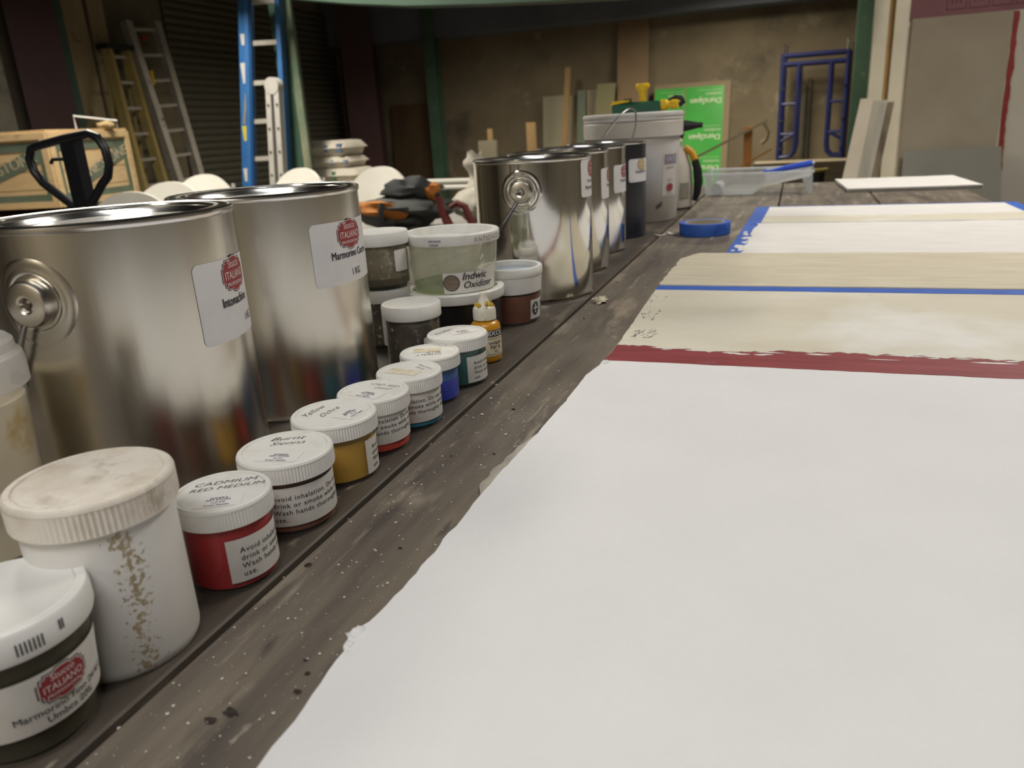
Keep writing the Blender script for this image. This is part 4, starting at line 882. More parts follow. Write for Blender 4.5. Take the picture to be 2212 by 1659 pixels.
# pallets under the crate
def pallet():
    t = thing('pallet', '', 'pallet', (0, 0, 0), 0, 'stacked wooden pallets under the crate')
    for i in range(7): MB().box((-.65 + .60 * 0, 0, 0), (.001, .001, .001)) if False else MB().box((0, -.40 + .80 * i / 6, .131), (1.30, .095, .018)).build('deck_board', PALW, t, smooth=None)
    for x in (-.60, 0, .60): MB().box((x, 0, .070), (.09, .90, .10)).build('stringer', PALW, t, smooth=None)
    for y in (-.36, 0, .36): MB().box((0, y, .010), (1.30, .095, .018)).build('deck_board', PALW, t, smooth=None)
    return t
P0 = pallet()
cc = Vector((-3.965, 3.40, 0)) + Matrix.Rotation(-az, 3, 'Z') @ Vector((-LW / 2, LD / 2, 0))
names = ['bottom pallet', 'second pallet from the floor', 'third pallet from the floor', 'fourth pallet from the floor', 'top pallet']
for i in range(5):
    p = P0 if i == 0 else copy_tree(P0)
    p.location = (cc.x, cc.y, FZ + .0005 + i * .1405); p.rotation_euler = (0, 0, -az + (.02 if i % 2 else -.015)); p['label'] = names[i] + ' in the stack under the tan wooden crate'
fr = thing('metal_frame', 'bent white metal frame lying on top of the wooden crate', 'frame', (-3.965, 3.40, -.055 + LH + .016), -az)
MB().tube([(-.20, .52, .002), (-.20, .52, .085), (.02, .62, .045), (-.015, .66, .004)], .006, 6).build('bar', M('white_metal', (.62, .62, .62), .5), fr)
o = blob((0, 0, .02), (.05, .05, .025), 4.4, 14, 8).build('rag', M('tan_rag', (.40, .29, .15), .9), None, 60, (-4.06, 3.93, -.055 + LH + .016)); tag(o, 'crumpled tan rag on the right end of the wooden crate', 'rag')

JK = M('jack_black', (.012, .014, .020), .35)
pj = thing('pallet_jack', 'black pallet jack whose looped handle stands left behind the first can', 'pallet jack', (-1.690, 1.50, 0))
hp = [(-.012, .111), (-.106, .178), (-.126, .205), (-.132, .236), (-.118, .260), (-.095, .266), (.0, .279), (.080, .287), (.105, .277), (.121, .250), (.124, .215), (.112, .186), (.09, .17), (.034, .116)]
MB().tube([(x, 0, z - .008) for x, z in hp], .0105, 12).build('handle_loop', JK, pj)
MB().box((.005, .012, .175), (.045, .030, .20)).build('handle_grip', JK, pj, smooth=None)
MB().tube([(-.012, 0, .224), (-.05, -.004, .224), (-.058, -.004, .215)], .0045, 8).build('release_lever', JK, pj)
MB().box((.022, .014, -.25), (.055, .045, .68)).build('shaft', JK, pj, smooth=None)
MB().box((.022, .02, -.62), (.20, .18, .20)).build('pump_housing', JK, pj, smooth=None)
for s in (-.17, .21): MB().box((s - .0, .75, -.715), (.15, 1.15, .05)).build('fork', JK, pj, smooth=None)
MB().box((.02, .15, -.69), (.53, .10, .10)).build('fork_bridge', JK, pj, smooth=None)
for s in (-.06, .10): MB().lathe([(0, -.025), (.09, -.025), (.09, .025), (0, .025)], 24, Rx, None, (s, 0, FZ + .0905)).build('wheel', JK, pj, 40)
MB().box((.02, 1.0, -.75), (.5, .06, .03)).build('axle', JK, pj, smooth=None)
for s in (-.17, .21): MB().lathe([(0, -.05), (.045, -.05), (.045, .05), (0, .05)], 20, Rx, None, (s, 1.0, FZ + .0455)).build('load_wheel', JK, pj, 40)

# ladders on the left wall
def ladder(label, name, L0, L1, R0, R1, rail_w, rail_t, rungs, mat_r, mat_s, extra=None, depth_dir=(1, 0, 0)):
    t = thing(name, label, 'ladder', (0, 0, 0))
    a0, a1, b0, b1 = Vector(L0), Vector(L1), Vector(R0), Vector(R1)
    acr = (b0 - a0).normalized()
    MB().bar(a0, a1, rail_t, rail_w, acr.cross((a1 - a0).normalized())).build('rail', mat_r, t, smooth=None)
    MB().bar(b0, b1, rail_t, rail_w, acr.cross((b1 - b0).normalized())).build('rail', mat_r, t, smooth=None)
    for i in range(rungs):
        k = (i + .7) / rungs
        p, q = a0.lerp(a1, k), b0.lerp(b1, k)
        MB().bar(p, q, .03, .03).build('rung', mat_s, t, smooth=None)
    return t
FIB_Y = M('yellow_fiberglass', (.44, .33, .11), .6, col2=(.33, .26, .10), var=4)
ALU = M('dull_aluminium', (.50, .47, .42), .5, .2, col2=(.40, .37, .32), var=5, stains=[((.12, .10, .08), 12, .62, .72)])
yl = ladder('yellow fiberglass stepladder folded against the left wall', 'stepladder', (-5.95, 6.09, FZ), (-6.60, 6.60, 1.216), (-6.082, 6.545, FZ), (-6.62, 6.86, 1.22), .085, .065, 8, FIB_Y, ALU)
MB().box((-6.62, 6.73, 1.24), (.14, .36, .05)).build('top_cap', TK, yl, smooth=None)
for a, b in (((-6.25, 6.0, FZ), (-6.64, 6.62, 1.2)), ((-6.35, 6.5, FZ), (-6.66, 6.86, 1.2))): MB().bar(a, b, .03, .05).build('rear_rail', FIB_Y, yl, smooth=None)
al_ = ladder('grey aluminium extension ladder leaning left of the roll-up door', 'extension_ladder', (-6.166, 6.90, FZ), (-6.65, 6.975, 1.506), (-6.148, 7.19, FZ), (-6.65, 7.395, 1.533), .095, .075, 9, ALU, ALU)
for y, z in ((7.03, .95), (7.33, .93)): MB().box((-6.50, y, z), (.03, .03, .14)).build('yellow_marker', TY, al_, smooth=None)
MB().box((-6.62, 7.15, 1.36), (.03, .06, .05)).build('red_latch', M('latch_red', (.35, .03, .02), .5), al_, smooth=None)
# tan boards standing behind the ladders
TANB = M('old_tan_board', (.38, .29, .165), .8, col2=(.29, .22, .125), var=3, stretch=(1, 1, .3), stains=[((.07, .06, .045), 5, .62, .7)])
for k, (y, wd, zt, lb) in enumerate(((6.40, .30, 1.9, 'tall tan board standing left of the yellow stepladder'), (6.70, .20, 1.75, 'second tall tan board standing behind the yellow stepladder'))):
    t = thing('wall_board', lb, 'board', (-6.76, y, FZ), 0, 'tall boards on the left wall')
    MB().box((0, 0, (zt - FZ) / 2), (.03, wd, zt - FZ)).build('sheet', TANB, t, smooth=None)
t = thing('grey_slab', 'pale grey slab standing at the far left edge behind the crate', 'slab', (-6.60, 5.05, FZ)); MB().box((0, 0, .95), (.12, .60, 1.9)).build('slab', M('grey_slab', (.30, .27, .22), .9, col2=(.22, .20, .165), var=3, stains=[((.13, .12, .11), 3, .6, .7)]), t, smooth=None)
MB().box((.09, 0, .60), (.08, .66, 1.28)).build('plinth', M('grey_slab', (0, 0, 0)), t, smooth=None)

# blue ladder, folded white ladder
FIB_B = M('blue_fiberglass', (.035, .16, .42), .5, col2=(.028, .125, .35), var=4)
bl_ = ladder('blue fiberglass extension ladder standing in front of the green post', 'extension_ladder', (-3.80, 4.75, FZ), (-3.455, 4.80, 1.45), (-3.50, 4.83, FZ), (-3.29, 4.88, 1.45), .10, .03, 9, FIB_B, ALU)
def blu(z): k = (z - FZ) / (1.45 - FZ); return Vector((-3.80, 4.75, FZ)).lerp(Vector((-3.455, 4.80, 1.45)), k)
MB().bar(blu(FZ) + Vector((-.015, -.025, 0)), blu(1.45) + Vector((-.015, -.025, 0)), .095, .012, (0, 1, 0)).build('rail_flange', FIB_B, bl_, smooth=None)
LBL = M('ladder_label', (.62, .60, .55), .6); LBLY = M('ladder_label_yellow', (.68, .55, .03), .5)
for z, hgt, m_ in ((.90, .07, LBL), (.69, .13, LBL), (.30, .10, LBLY), (.02, .09, LBL)):
    c = blu(z) + Vector((-.02, -.033, 0)); MB().box(c, (.045, .004, hgt)).build('safety_label', m_, bl_, smooth=None)
for dx in (-.012, .018): MB().bar(blu(.36) + Vector((dx - .02, -.034, 0)), blu(.56) + Vector((dx, -.034, 0)), .014, .004, (0, 1, 0)).build('label_strip', M('tan_label', (.36, .27, .13), .6), bl_, smooth=None)
wl = thing('folded_ladder', 'small folded pale aluminium ladder with a rounded top, before the blue ladder', 'ladder', (0, 0, 0))
ALW = M('pale_aluminium', (.58, .56, .52), .45, .2, col2=(.50, .48, .45), var=8)
for a, b in (((-3.355, 4.45, FZ), (-3.225, 4.50, .56)), ((-3.270, 4.45, FZ), (-3.165, 4.50, .56))): MB().bar(a, b, .038, .05, (0, 1, 0)).build('rail', ALW, wl, smooth=None)
MB().lathe([(0, -.03), (.052, -.03), (.052, .03), (0, .03)], 24, Matrix(((1, 0, 0), (0, 0, 1), (0, -1, 0))), None, (-3.193, 4.50, .575)).build('top_hinge', ALW, wl, 40)
for i in range(9):
    z = FZ + .1 + i * .145; k = (z - FZ) / (.56 - FZ); x = -3.355 + .13 * k
    for dx in (0, .085 - .02 * k): MB().box((x + dx, 4.45 + .05 * k - .028, z), (.012, .006, .012)).build('rivet', TK, wl, smooth=None)

# bags of plaster
BAGM = M('paper_bag', (.80, .74, .62), .8, col2=(.68, .62, .52), var=9, stains=[((.32, .30, .29), 26, .63, .68)], bump=.5, bscale=10)
def bag(label, c, d, rot, marks, group):
    t = thing('plaster_bag', label, 'bag', c, rot, group)
    mb = MB(); nx, ny = 14, 8; V = []; F = []
    for s in (1, -1):
        for j in range(ny + 1):
            for i in range(nx + 1):
                u, v = i / nx * 2 - 1, j / ny * 2 - 1
                e = (1 - abs(u) ** 9) * (1 - abs(v) ** 8)
                z = d[2] / 2 + s * d[2] / 2 * e ** .32 * (1 - .10 * abs(ns(u * 2 + c[2] * 9, v * 2, s)))
                V.append((u * d[0] / 2 * (1 + .02 * ns(v * 3, c[2] * 7, 1)), v * d[1] / 2, z))
    n = nx + 1; o_ = (nx + 1) * (ny + 1)
    for j in range(ny):
        for i in range(nx):
            q = (j * n + i, j * n + i + 1, (j + 1) * n + i + 1, (j + 1) * n + i); F.append(q); F.append(tuple(o_ + k for k in reversed(q)))
    mb.add(V, F).build('sack', BAGM, t, 60)
    for (u, wd, hh, m_) in marks: MB().box((u * d[0], -d[1] / 2 + .028, d[2] * .5), (wd, .045, hh)).build('print_mark', m_, t, smooth=None)
    return t
BLUM = M('bag_blue_print', (.10, .17, .32), .7); GRNM = M('bag_green_print', (.05, .17, .07), .7)
bx, by = -3.335, 5.38
g_ = 'stacked plaster bags beside the green post'
pal2 = copy_tree(P0); pal2.location = (bx - .1, by + .20, FZ + .0005); pal2.rotation_euler = (0, 0, 0); pal2['label'] = 'single wooden pallet under the stacked plaster bags'; pal2['group'] = 'pallet under the bags'
zb = FZ + .1435
lv = [('lowest hidden bag of the plaster bag stack', .15), ('second bag from the bottom of the plaster bag stack', .15), ('third bag from the bottom of the plaster bag stack', .15), ('fourth bag from the bottom of the plaster bag stack', .11)]
for k, (lb, hh) in enumerate(lv): bag(lb, (bx + (.02 if k % 2 else -.02), by, zb), (.62 if k < 3 else .50, .42, hh), .05, [], g_); zb += hh + .001
bag('third plaster bag from the top with a green mark', (bx + .01, by, zb), (.46, .36, .11), 0, [(.10, .03, .06, GRNM)], g_); zb += .111
bag('second plaster bag from the top of the stack', (bx, by, zb), (.37, .34, .085), .03, [(.12, .025, .03, BLUM), (.42, .03, .03, BLUM)], g_); zb += .086
bag('topmost plaster bag with blue marks, tilted on the stack', (bx - .02, by, zb), (.395, .34, .115), -.06, [(.10, .03, .05, BLUM), (.40, .04, .06, BLUM)], g_)

# white plastic chairs
CHW = M('chair_white_plastic', (.76, .74, .68), .4, col2=(.70, .67, .60), var=5, stains=[((.60, .52, .38), 9, .68, .76)])
CHL = M('chair_leg_grey', (.42, .42, .41), .4, .5)
def chair():
    t = thing('plastic_chair', '', 'chair', (0, 0, 0), 0, 'white plastic chairs left of the table')
    # faces -y; curved back panel at +y
    mb = MB(); n = 16; V = []; F = []; k = 7
    for d in (0.0, .022):
        for i in range(n + 1):
            u = i / n * 2 - 1; x = u * .185; yb = .20 + .05 * (1 - u * u) + d
            zt = .865 - .115 * abs(u) ** 2.4; zb_ = .50 + .03 * u * u
            for j in range(k + 1): V.append((x, yb + .05 * (j / k), zb_ + (zt - zb_) * j / k))
    o_ = (n + 1) * (k + 1)
    for i in range(n):
        for j in range(k):
            q = (i * (k + 1) + j, (i + 1) * (k + 1) + j, (i + 1) * (k + 1) + j + 1, i * (k + 1) + j + 1); F.append(q); F.append(tuple(o_ + a for a in reversed(q)))
        a, b = i * (k + 1) + k, (i + 1) * (k + 1) + k; F.append((a, b, o_ + b, o_ + a)); a, b = i * (k + 1), (i + 1) * (k + 1); F.append((b, a, o_ + a, o_ + b))
    for i in (0, n):
        for j in range(k): a = i * (k + 1) + j; F.append((a, a + 1, o_ + a + 1, o_ + a))
    mb.add(V, F).build('backrest', CHW, t, 50)
    MB().bbox((0, .0, .44), (.40, .40, .03), .012).build('seat', CHW, t, smooth=None)
    for s in (-1, 1):
        MB().tube([(s * .19, .27, .80), (s * .195, .20, .45), (s * .20, -.22, 0.0)], .012, 8).build('leg', CHL, t)
        MB().tube([(s * .175, -.12, .43), (s * .175, .26, 0.0)], .012, 8).build('leg', CHL, t)
    MB().tube([(-.195, -.16, .06), (.195, -.16, .06)], .008, 6).build('stretcher', CHL, t)
    return t
ch0 = chair()
for k, (x, y, rz, lb) in enumerate(((-2.215, 3.78, 8, 'white plastic chair behind the orange and black bag'), (-3.000, 4.08, 0, 'white plastic chair just right of the folded ladder'), (-3.400, 3.78, 20, 'stained white plastic chair back left of the blue ladder'), (-2.535, 2.38, 30, 'white plastic chair turned sideways right behind the pallet jack handle'), (-2.990, 3.07, 25, 'white plastic chair turned sideways between the pallet jack and the stained chair'))):
    c = ch0 if k == 0 else copy_tree(ch0)
    c.location = (x, y, FZ); c.rotation_euler = (0, 0, rad(rz)); c['label'] = lb

# side table with bags and sacks between the cans
st_ = thing('side_table', 'low grey folding table under the orange and black bag', 'table', (-1.55, 3.0, FZ))
MB().bbox((0, 0, .655), (1.15, .75, .03), .006).build('table_top', M('grey_table_top', (.30, .285, .26), .7), st_, smooth=None)
for x in (-.5, .5):
    for y in (-.3, .3): MB().tube([(x, y, .64), (x, y, 0)], .016, 8).build('leg', CHL, st_)
TT = FZ + .671
ORG = M('orange_fabric', (.55, .20, .03), .8, col2=(.42, .14, .02), var=6); BLKF = M('black_fabric', (.022, .024, .024), .85, col2=(.05, .052, .05), var=6); GRYF = M('grey_fabric', (.10, .105, .095), .85, col2=(.06, .064, .06), var=8)
tb_ = thing('tool_bag', 'crumpled orange and black work bag on the low grey table', 'bag', (-1.47, 2.82, TT))
blob((0, 0, .072), (.19, .14, .058), 1.2, 28, 16, amp=.40, fr=1.6).build('bag_body', GRYF, tb_, 60)
blob((-.05, -.10, .085), (.15, .045, .036), 7.7, 24, 12, amp=.5, fr=1.8).build('orange_pocket', ORG, tb_, 60)
blob((.04, .0, .155), (.12, .09, .045), 3.4, 24, 12, amp=.4, fr=1.5).build('black_flap', BLKF, tb_, 60)
MB().tube([(-.02, -.14, .115), (-.02, -.155, .085), (-.025, -.15, .03)], .011, 8).build('strap', BLKF, tb_)
blob((.14, -.02, .145), (.035, .03, .03), 5.1, 12, 8, amp=.5).build('orange_trim', ORG, tb_, 60)
SACK = M('woven_sack', (.56, .52, .44), .85, col2=(.47, .43, .36), var=10, stains=[((.34, .22, .12), 9, .66, .76)], bump=.6, bscale=14)
o = blob((0, 0, .078), (.10, .09, .062), 8.3, 22, 12, amp=.35, fr=1.7).build('cloth_bundle', SACK, None, 60, (-1.20, 2.95, TT)); tag(o, 'pale cloth bundle on the low table right of the orange bag', 'bundle')
mb = MB(); zs = [i / 16 for i in range(17)]; prof = []
V = []; F = []; n = 20
for i, q in enumerate(zs):
    r = (.075 - .035 * q + .012 * math.sin(q * 17)) if q < .9 else .034
    for j in range(n):
        a = 2 * PI * j / n; rr = r * (1 + .18 * ns(math.cos(a) * 1.6, math.sin(a) * 1.6, q * 6))
        V.append((rr * math.cos(a) + .015 * math.sin(q * 5), rr * .85 * math.sin(a), .272 * q * (1 + (.05 * ns(a, q, 1) if q > .95 else 0)) + (.012 * math.sin(a * 3) if i == 16 else 0)))
for i in range(16):
    for j in range(n): F.append((i * n + j, i * n + (j + 1) % n, (i + 1) * n + (j + 1) % n, (i + 1) * n + j))
F.append(tuple(range(n - 1, -1, -1)))
o = mb.add(V, F).build('white_sack', SACK, None, 60, (-1.290, 3.20, TT)); tag(o, 'tall pale woven sack standing behind the third can', 'sack')
REDS = M('dark_red_strap', (.14, .020, .016), .7)
rs = thing('red_strap', 'dark red strap looped on the low table beside the cloth bundle', 'strap', (-1.200, 2.74, TT))
MB().tube([(-.075, 0, .13), (-.07, 0, .09), (-.05, 0, .04), (-.03, -.01, .005)], [.012, .014, .018, .02], 10).build('band', REDS, rs)
MB().tube([(-.030, 0, .09), (.0, 0, .105), (.03, 0, .09), (.045, 0, .05), (.065, 0, .005)], [.010, .012, .014, .014, .016], 10).build('band', REDS, rs)
wp = thing('pipe_rack', 'pair of white horizontal pipes behind the white chair', 'pipes', (-1.9, 4.85, 0))
for z in (-.075, -.115): MB().tube([(-1.1, 0, z), (.8, 0, z - .012)], .017, 12).build('pipe', M('white_pipe', (.62, .60, .53), .5), wp)
for x in (-.95, .65): MB().box((x, .03, (FZ - .13) / 2), (.05, .05, -.13 - FZ)).build('stand', CHL, wp, smooth=None)

# ================================================================ background, back wall
def board(label, name, x0, x1, zt, y, mat, tilt=0.0, lean=.12, th=.03, cat='board', grp=None):
    """board standing on the floor and leaning against the back wall"""
    h = zt - FZ; t = thing(name, label, cat, ((x0 + x1) / 2, y, FZ), 0, grp)
    w_ = (x1 - x0) / 2
    V = [(-w_, -lean * h, .0), (w_, -lean * h, .0), (w_ + tilt, 0, h), (-w_ + tilt, 0, h)]; V += [(a, b + th, c) for a, b, c in V]
    MB().add(V, [(0, 1, 2, 3), (7, 6, 5, 4), (0, 4, 5, 1), (1, 5, 6, 2), (2, 6, 7, 3), (3, 7, 4, 0)]).build('sheet', mat, t, smooth=None)
    return t
DRY = M('drywall_paper', (.34, .315, .225), .85, col2=(.29, .27, .195), var=2); DRY2 = M('drywall_tan', (.36, .305, .215), .85, col2=(.31, .26, .18), var=2); SAGE = M('sage_board', (.155, .19, .145), .8); OLV = M('olive_board', (.23, .215, .12), .85); STUD = M('raw_stud', (.36, .235, .105), .75, col2=(.28, .18, .08), var=4, stretch=(1, 1, .2)); CARD = M('cardboard_tan', (.255, .175, .105), .85, col2=(.225, .155, .09), var=2)
gB = 'offcuts leaning on the back wall'
board('tall tan cardboard-coloured panel leaning on the back wall', 'tall_panel', -2.40, -1.97, 1.56, 11.42, CARD, grp=gB)
board('pale green-grey drywall offcut, leftmost of the leaning offcuts', 'drywall_offcut', -3.50, -3.16, .63, 11.36, DRY, grp=gB)
board('cream drywall offcut right of the thin wooden batten', 'drywall_offcut', -3.15, -2.95, .62, 11.36, DRY2, grp=gB)
board('narrow sage green board among the leaning offcuts', 'sage_board', -2.965, -2.85, .68, 11.30, SAGE, grp=gB)
board('tan offcut right of the sage green board', 'drywall_offcut', -2.85, -2.62, .67, 11.36, DRY2, grp=gB)
board('slanted olive board among the leaning offcuts', 'olive_board', -2.78, -2.52, .74, 11.22, OLV, tilt=.12, grp=gB)
board('cream offcut beside the tall tan panel', 'drywall_offcut', -2.56, -2.38, .67, 11.38, DRY2, grp=gB)
board('thin upright wooden batten before the pale offcuts', 'wood_batten', -3.18, -3.10, .98, 11.10, STUD, tilt=.10, grp=gB)
board('short thick wooden stub standing left of the offcuts', 'wood_stub', -3.06, -2.955, .28, 9.2, STUD, lean=.0, th=.06, grp='short wooden stubs')
board('wide pale wooden stub with a narrow post, behind the tall sack', 'wood_stub', -3.69, -3.46, .10, 9.2, M('pale_stub', (.25, .22, .16), .8), lean=.0, th=.06, grp='short wooden stubs')
board('narrow wooden post rising behind the wide pale stub', 'wood_post', -3.60, -3.54, .235, 9.3, STUD, lean=0, th=.04, grp='short wooden stubs')
PLY = M('brown_plywood', (.105, .062, .028), .8, col2=(.075, .045, .022), var=2, stretch=(2, 1, .6))
board('brown plywood sheet standing in the dark corner of the back wall', 'plywood_sheet', -6.00, -5.20, .66, 11.40, PLY, lean=.05, grp=gB)
# green-faced board with upside-down print
GRS = M('green_print_film', (.045, .34, .045), .22, col2=(.035, .27, .04), var=3, rough2=.4, bump=.35, bscale=9)
gs = thing('green_board', 'bright green printed board with upside-down white lettering, leaning on the back wall', 'board', (-1.375, 11.0, FZ))
H_ = 1.45
V = [(-.50, 0, 0), (.50, 0, 0), (.51, .30, H_ + .02), (-.50, .30, H_ + .02)]; V += [(a, b + .05, c) for a, b, c in V]
MB().add(V, [(0, 1, 2, 3), (7, 6, 5, 4), (0, 4, 5, 1), (1, 5, 6, 2), (2, 6, 7, 3), (3, 7, 4, 0)]).build('backing', M('brown_board_edge', (.20, .155, .10), .8), gs, smooth=None)
fg = lambda u, v, o=.004: (u, .30 * v / H_ - o, v)
for a, b in ((-.49, -.09), (-.075, .425)):
    mb = MB(); mb.add([fg(a, .0), fg(b, .0), fg(b, H_ - .035), fg(a, H_ - .035)], [(0, 1, 2, 3)]); mb.build('green_panel', GRS, gs, smooth=None)
PW = M('white_print', (.78, .82, .66), .3)
for cx_ in (.36, -.14):
    for z in (H_ - .16, H_ - .62, H_ - 1.02):
        for body_, sz_, dz_, bo_ in (('DuraSpan', .105, -.03, .012), ('insulation', .055, .04, .006), ('_____________', .048, .07, 0)):
            lettering(gs, PW, lambda u, v: fg(u, v, .008), [(body_, sz_, cx_ + .04, z + dz_, J(rot=PI, bold=bo_))])
# blue scaffold frame
SCB = M('scaffold_blue', (.014, .020, .12), .4, .1, col2=(.018, .022, .08), var=6)
SIL = M('pin_silver', (.6, .6, .6), .25, 1.0)
sf = thing('scaffold_frame', 'blue walk-through scaffold frame standing against the back wall', 'scaffold', (.155, 10.85, FZ))
T_ = .905 - FZ
for s in (-1, 1):
    MB().tube([(s * .375, 0, 0), (s * .375, 0, T_)], .024, 10).build('leg', SCB, sf)
    MB().tube([(s * .185, 0, T_ - .12), (s * .185, 0, .62), (s * .20, 0, .53), (s * .25, 0, .48), (s * .375, 0, .47)], .022, 10).build('inner_leg', SCB, sf)
    for z in (.76, 1.12): MB().tube([(s * .185, 0, z), (s * .375, 0, z)], .016, 8).build('rung', SCB, sf)
    MB().tube([(s * .20, 0, .76), (s * .375, 0, .66)], .014, 8).build('brace', SCB, sf)
    MB().tube([(s * .36, 0, T_), (s * .36, 0, T_ + .12)], .012, 8).build('coupling_pin', SIL, sf)
    for z in (.58, .92, 1.3): MB().tube([(s * .375, -.02, z), (s * .345, -.045, z)], .009, 8).build('lock_stud', SIL, sf)
for z in (T_ - .02, T_ - .12): MB().tube([(-.375, 0, z), (.375, 0, z)], .024, 10).build('header', SCB, sf)
sf2 = copy_tree(sf); sf2.location = (.185, 11.12, FZ); sf2['label'] = 'second blue scaffold frame stacked just behind the first'
t = thing('maroon_pipe', 'dark maroon upright pipe right of the blue scaffold frame', 'pipe', (.62, 10.9, FZ)); MB().tube([(0, 0, 0), (0, 0, 1.78)], .045, 12).build('pipe', MAROON, t); MB().lathe([(.045, 0), (.07, 0), (.07, .02), (.045, .02)], 16).build('foot', MAROON, t, 40)
for k, (x, zt) in enumerate(((.06, .55), (.12, .62))):
    board(('left' if k == 0 else 'right') + ' grey batten standing behind the blue scaffold opening', 'grey_batten', x - .025, x + .025, zt, 11.46, M('grey_batten', (.13, .115, .085), .8), lean=.02, grp='grey battens behind the scaffold')
# lumber and small things on the floor near the scaffold
LUM = M('grey_lumber', (.24, .19, .125), .85, col2=(.17, .135, .09), var=4, stretch=(.3, 2, 2))
for i in range(5):
    t = thing('lumber_stack_plank', ['lowest', 'second', 'third', 'fourth', 'topmost'][i] + ' thick plank of the lumber stack below the blue scaffold', 'lumber', (.06, 8.1, FZ + .0005 + i * .116), .02 * (i % 2), 'lumber stack planks')
    MB().box((0, 0, .057), (.82 + .05 * (i % 3), .42, .113)).build('timber', LUM, t, smooth=None)
    MB().box((-.35, -.2115, .057), (.03, .003, .06)).build('end_mark', CARD, t, smooth=None)
pb = thing('black_bucket', 'black bucket with a yellow rim on the floor behind the tray', 'bucket', (.172, 7.0, -.40))
MB().lathe([(0, 0), (.052, 0), (.062, .16), (.058, .16)], 32).build('body', TK, pb, 40); MB().lathe([(.062, .155), (.085, .158), (.085, .175), (.055, .178)], 32).build('rim', M('yellow_rim', (.40, .33, .03), .6), pb, 40)
t = thing('wooden_box', 'pale wooden box under the black bucket', 'box', (.172, 7.0, FZ)); MB().box((0, 0, .1985), (.34, .30, .397)).build('box_body', LUM, t, smooth=None); MB().box((0, -.152, .20), (.30, .006, .05)).build('batten', CARD, t, smooth=None)
ORW = M('orange_wood', (.34, .15, .035), .7, col2=(.26, .11, .03), var=3)
ss = thing('saw_stand', 'orange-brown wooden stand with slanted poles left of the scaffold', 'stand', (-.50, 9.1, FZ))
MB().box((0, 0, .45), (.085, .05, .90)).build('post', ORW, ss, smooth=None)
MB().bar((-.60, -.03, .58), (.20, -.03, .955), .03, .025).build('slanted_pole', LUM, ss, smooth=None)
MB().bar((-.30, -.05, .36), (.25, -.05, .66), .025, .02).build('slanted_pole', ORW, ss, smooth=None)
MB().box((0, 0, .015), (.4, .3, .03)).build('base', ORW, ss, smooth=None)
MB().tube([(.16, -.03, .93), (.21, -.03, .85), (.19, -.03, .76), (.14, -.03, .72)], .018, 8).build('hook', LUM, ss)

# ================================================================ background, right: mock-up wall
WST = M('white_painted_stud', (.88, .80, .62), .7, col2=(.80, .73, .57), var=6, bump=.3, bscale=12)
WST2 = M('white_stud_side', (.58, .54, .46), .7)
mw = thing('mockup_wall', 'plaster mock-up wall on white studs with a red stripe and pink board, at right', 'wall panel', (0, 0, 0))
MB().box((.398, 5.05, .9), (.070, .09, 3.4)).build('stud', WST, mw, smooth=None)
MB().box((.448, 5.06, .9), (.030, .04, 3.4)).build('stud', M('raw_pine', (.56, .37, .16), .75, col2=(.38, .25, .10), var=5, stretch=(1, 1, .5)), mw, smooth=None)
MB().box((.507, 5.03, .9), (.088, .10, 3.4)).build('stud', WST, mw, smooth=None)
PGR = plaster('grey_beige_plaster', (.39, .335, .25), (.33, .28, .205), 2.2, (1, 1, 1), .3, 30, [((.36, .325, .265), 3, .55, .7)])
MB().box((.775, 4.955, -.07), (.465, .05, 1.46)).build('grey_plaster_field', PGR, mw, smooth=None)
MB().box((1.55, 4.957, -.07), (1.11, .05, 1.46)).build('white_plaster_field', plaster('offwhite_plaster', (.55, .51, .43), (.50, .46, .385), 3, (1, 1, 1), .3, 30), mw, smooth=None)
mb = MB(); mb.cols([-.30 + .955 * i / 60 for i in range(61)], lambda u: 1.000 - .020 * (u - .3) - .004 * frac(u * 9, 1, 1), lambda u: 1.026 - .020 * (u - .3) + .008 * frac(u * 14, 3, 1), lambda u, v: (v + .010 * ns(u * 3, 1, 1) + .012, 4.9275, u)); mb.build('red_stripe', M('mockup_red', (.30, .03, .022), .6, col2=(.22, .02, .016), var=12), mw, smooth=None)
PINK = M('pink_foam', (.235, .105, .115), .8, col2=(.20, .085, .095), var=4)
MB().box((1.30, 4.985, 1.30), (1.53, .05, 1.28)).build('pink_board', PINK, mw, smooth=None)
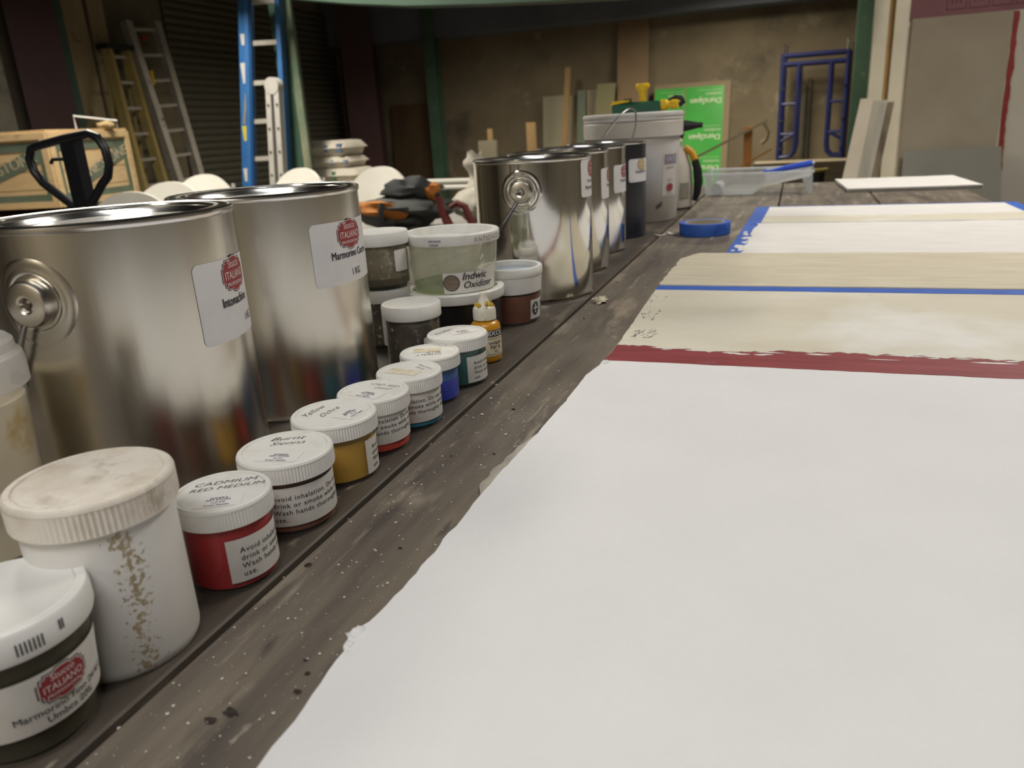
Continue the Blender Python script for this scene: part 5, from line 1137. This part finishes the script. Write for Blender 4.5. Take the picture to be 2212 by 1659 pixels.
for i in range(6):
    x = .70 + i * .105
    mb = MB(); 
    for (a, b, c, d) in ((x, x + .092, .690, .694), (x, x + .092, .86, .864), (x, x + .004, .69, .864), (x + .088, x + .092, .69, .864)): mb.add([(a, 4.958, c), (b, 4.958, c), (b, 4.958, d), (a, 4.958, d)], [(0, 1, 2, 3)])
    for q in range(3): mb.add([(x + .02 + .02 * q, 4.958, .72), (x + .028 + .02 * q, 4.958, .72), (x + .028 + .02 * q, 4.958, .83), (x + .02 + .02 * q, 4.958, .83)], [(0, 1, 2, 3)])
    mb.build('print_box', M('pink_print', (.13, .05, .055), .8), mw, smooth=None)
MB().box((1.20, 5.30, -.76), (1.5, .7, .07)).build('foot', WST, mw, smooth=None)
ms = thing('grey_sheet', 'flat grey sheet leaning against the lower right mock-up wall', 'sheet', (.79, 4.70, FZ))
V = [(-.235, -.10, 0), (.265, -.10, 0), (.235, .18, .795), (-.235, .18, .795)]; V += [(a, b + .008, c) for a, b, c in V]
MB().add(V, [(0, 1, 2, 3), (7, 6, 5, 4), (0, 4, 5, 1), (1, 5, 6, 2), (2, 6, 7, 3), (3, 7, 4, 0)]).build('sheet', M('grey_cement_sheet', (.205, .20, .155), .55, col2=(.18, .175, .135), var=3), ms, smooth=None)
MB().bar((-.20, -.095, .02), (-.185, .182, .78), .006, .004, (0, 1, 0)).build('scored_line', M('pale_score', (.26, .25, .20), .6), ms, smooth=None)
LB = [M('pale_board', (.66, .58, .46), .7, col2=(.58, .51, .40), var=4), M('streaked_board', (.58, .53, .43), .7, col2=(.44, .41, .34), var=3, stretch=(6, 1, .4), stains=[((.06, .05, .045), 18, .68, .74)]), M('rough_brown_board', (.33, .27, .18), .8, col2=(.15, .115, .075), var=8, stretch=(3, 1, .5))]
for k, (dx, w_, yy, lb) in enumerate(((0, .062, 4.60, 'pale tan board, front one of the three leaning on the white studs'), (.066, .072, 4.635, 'grey streaked board with knot marks, middle of the three leaning boards'), (.122, .030, 4.67, 'rough brown edged board, rearmost of the three leaning boards'))):
    t = thing('leaning_board', lb, 'board', (.158 + dx, yy - .25, FZ), 0, 'boards leaning on the white studs')
    h = 1.075 - .012 * k
    V = [(-w_ / 2, 0, 0), (w_ / 2 + .02, 0, 0), (w_ / 2 + .175, .28, h), (-w_ / 2 + .175, .28, h)]; V += [(a, b + .03, c) for a, b, c in V]
    MB().add(V, [(0, 1, 2, 3), (7, 6, 5, 4), (0, 4, 5, 1), (1, 5, 6, 2), (2, 6, 7, 3), (3, 7, 4, 0)]).build('timber', LB[k], t, smooth=None)
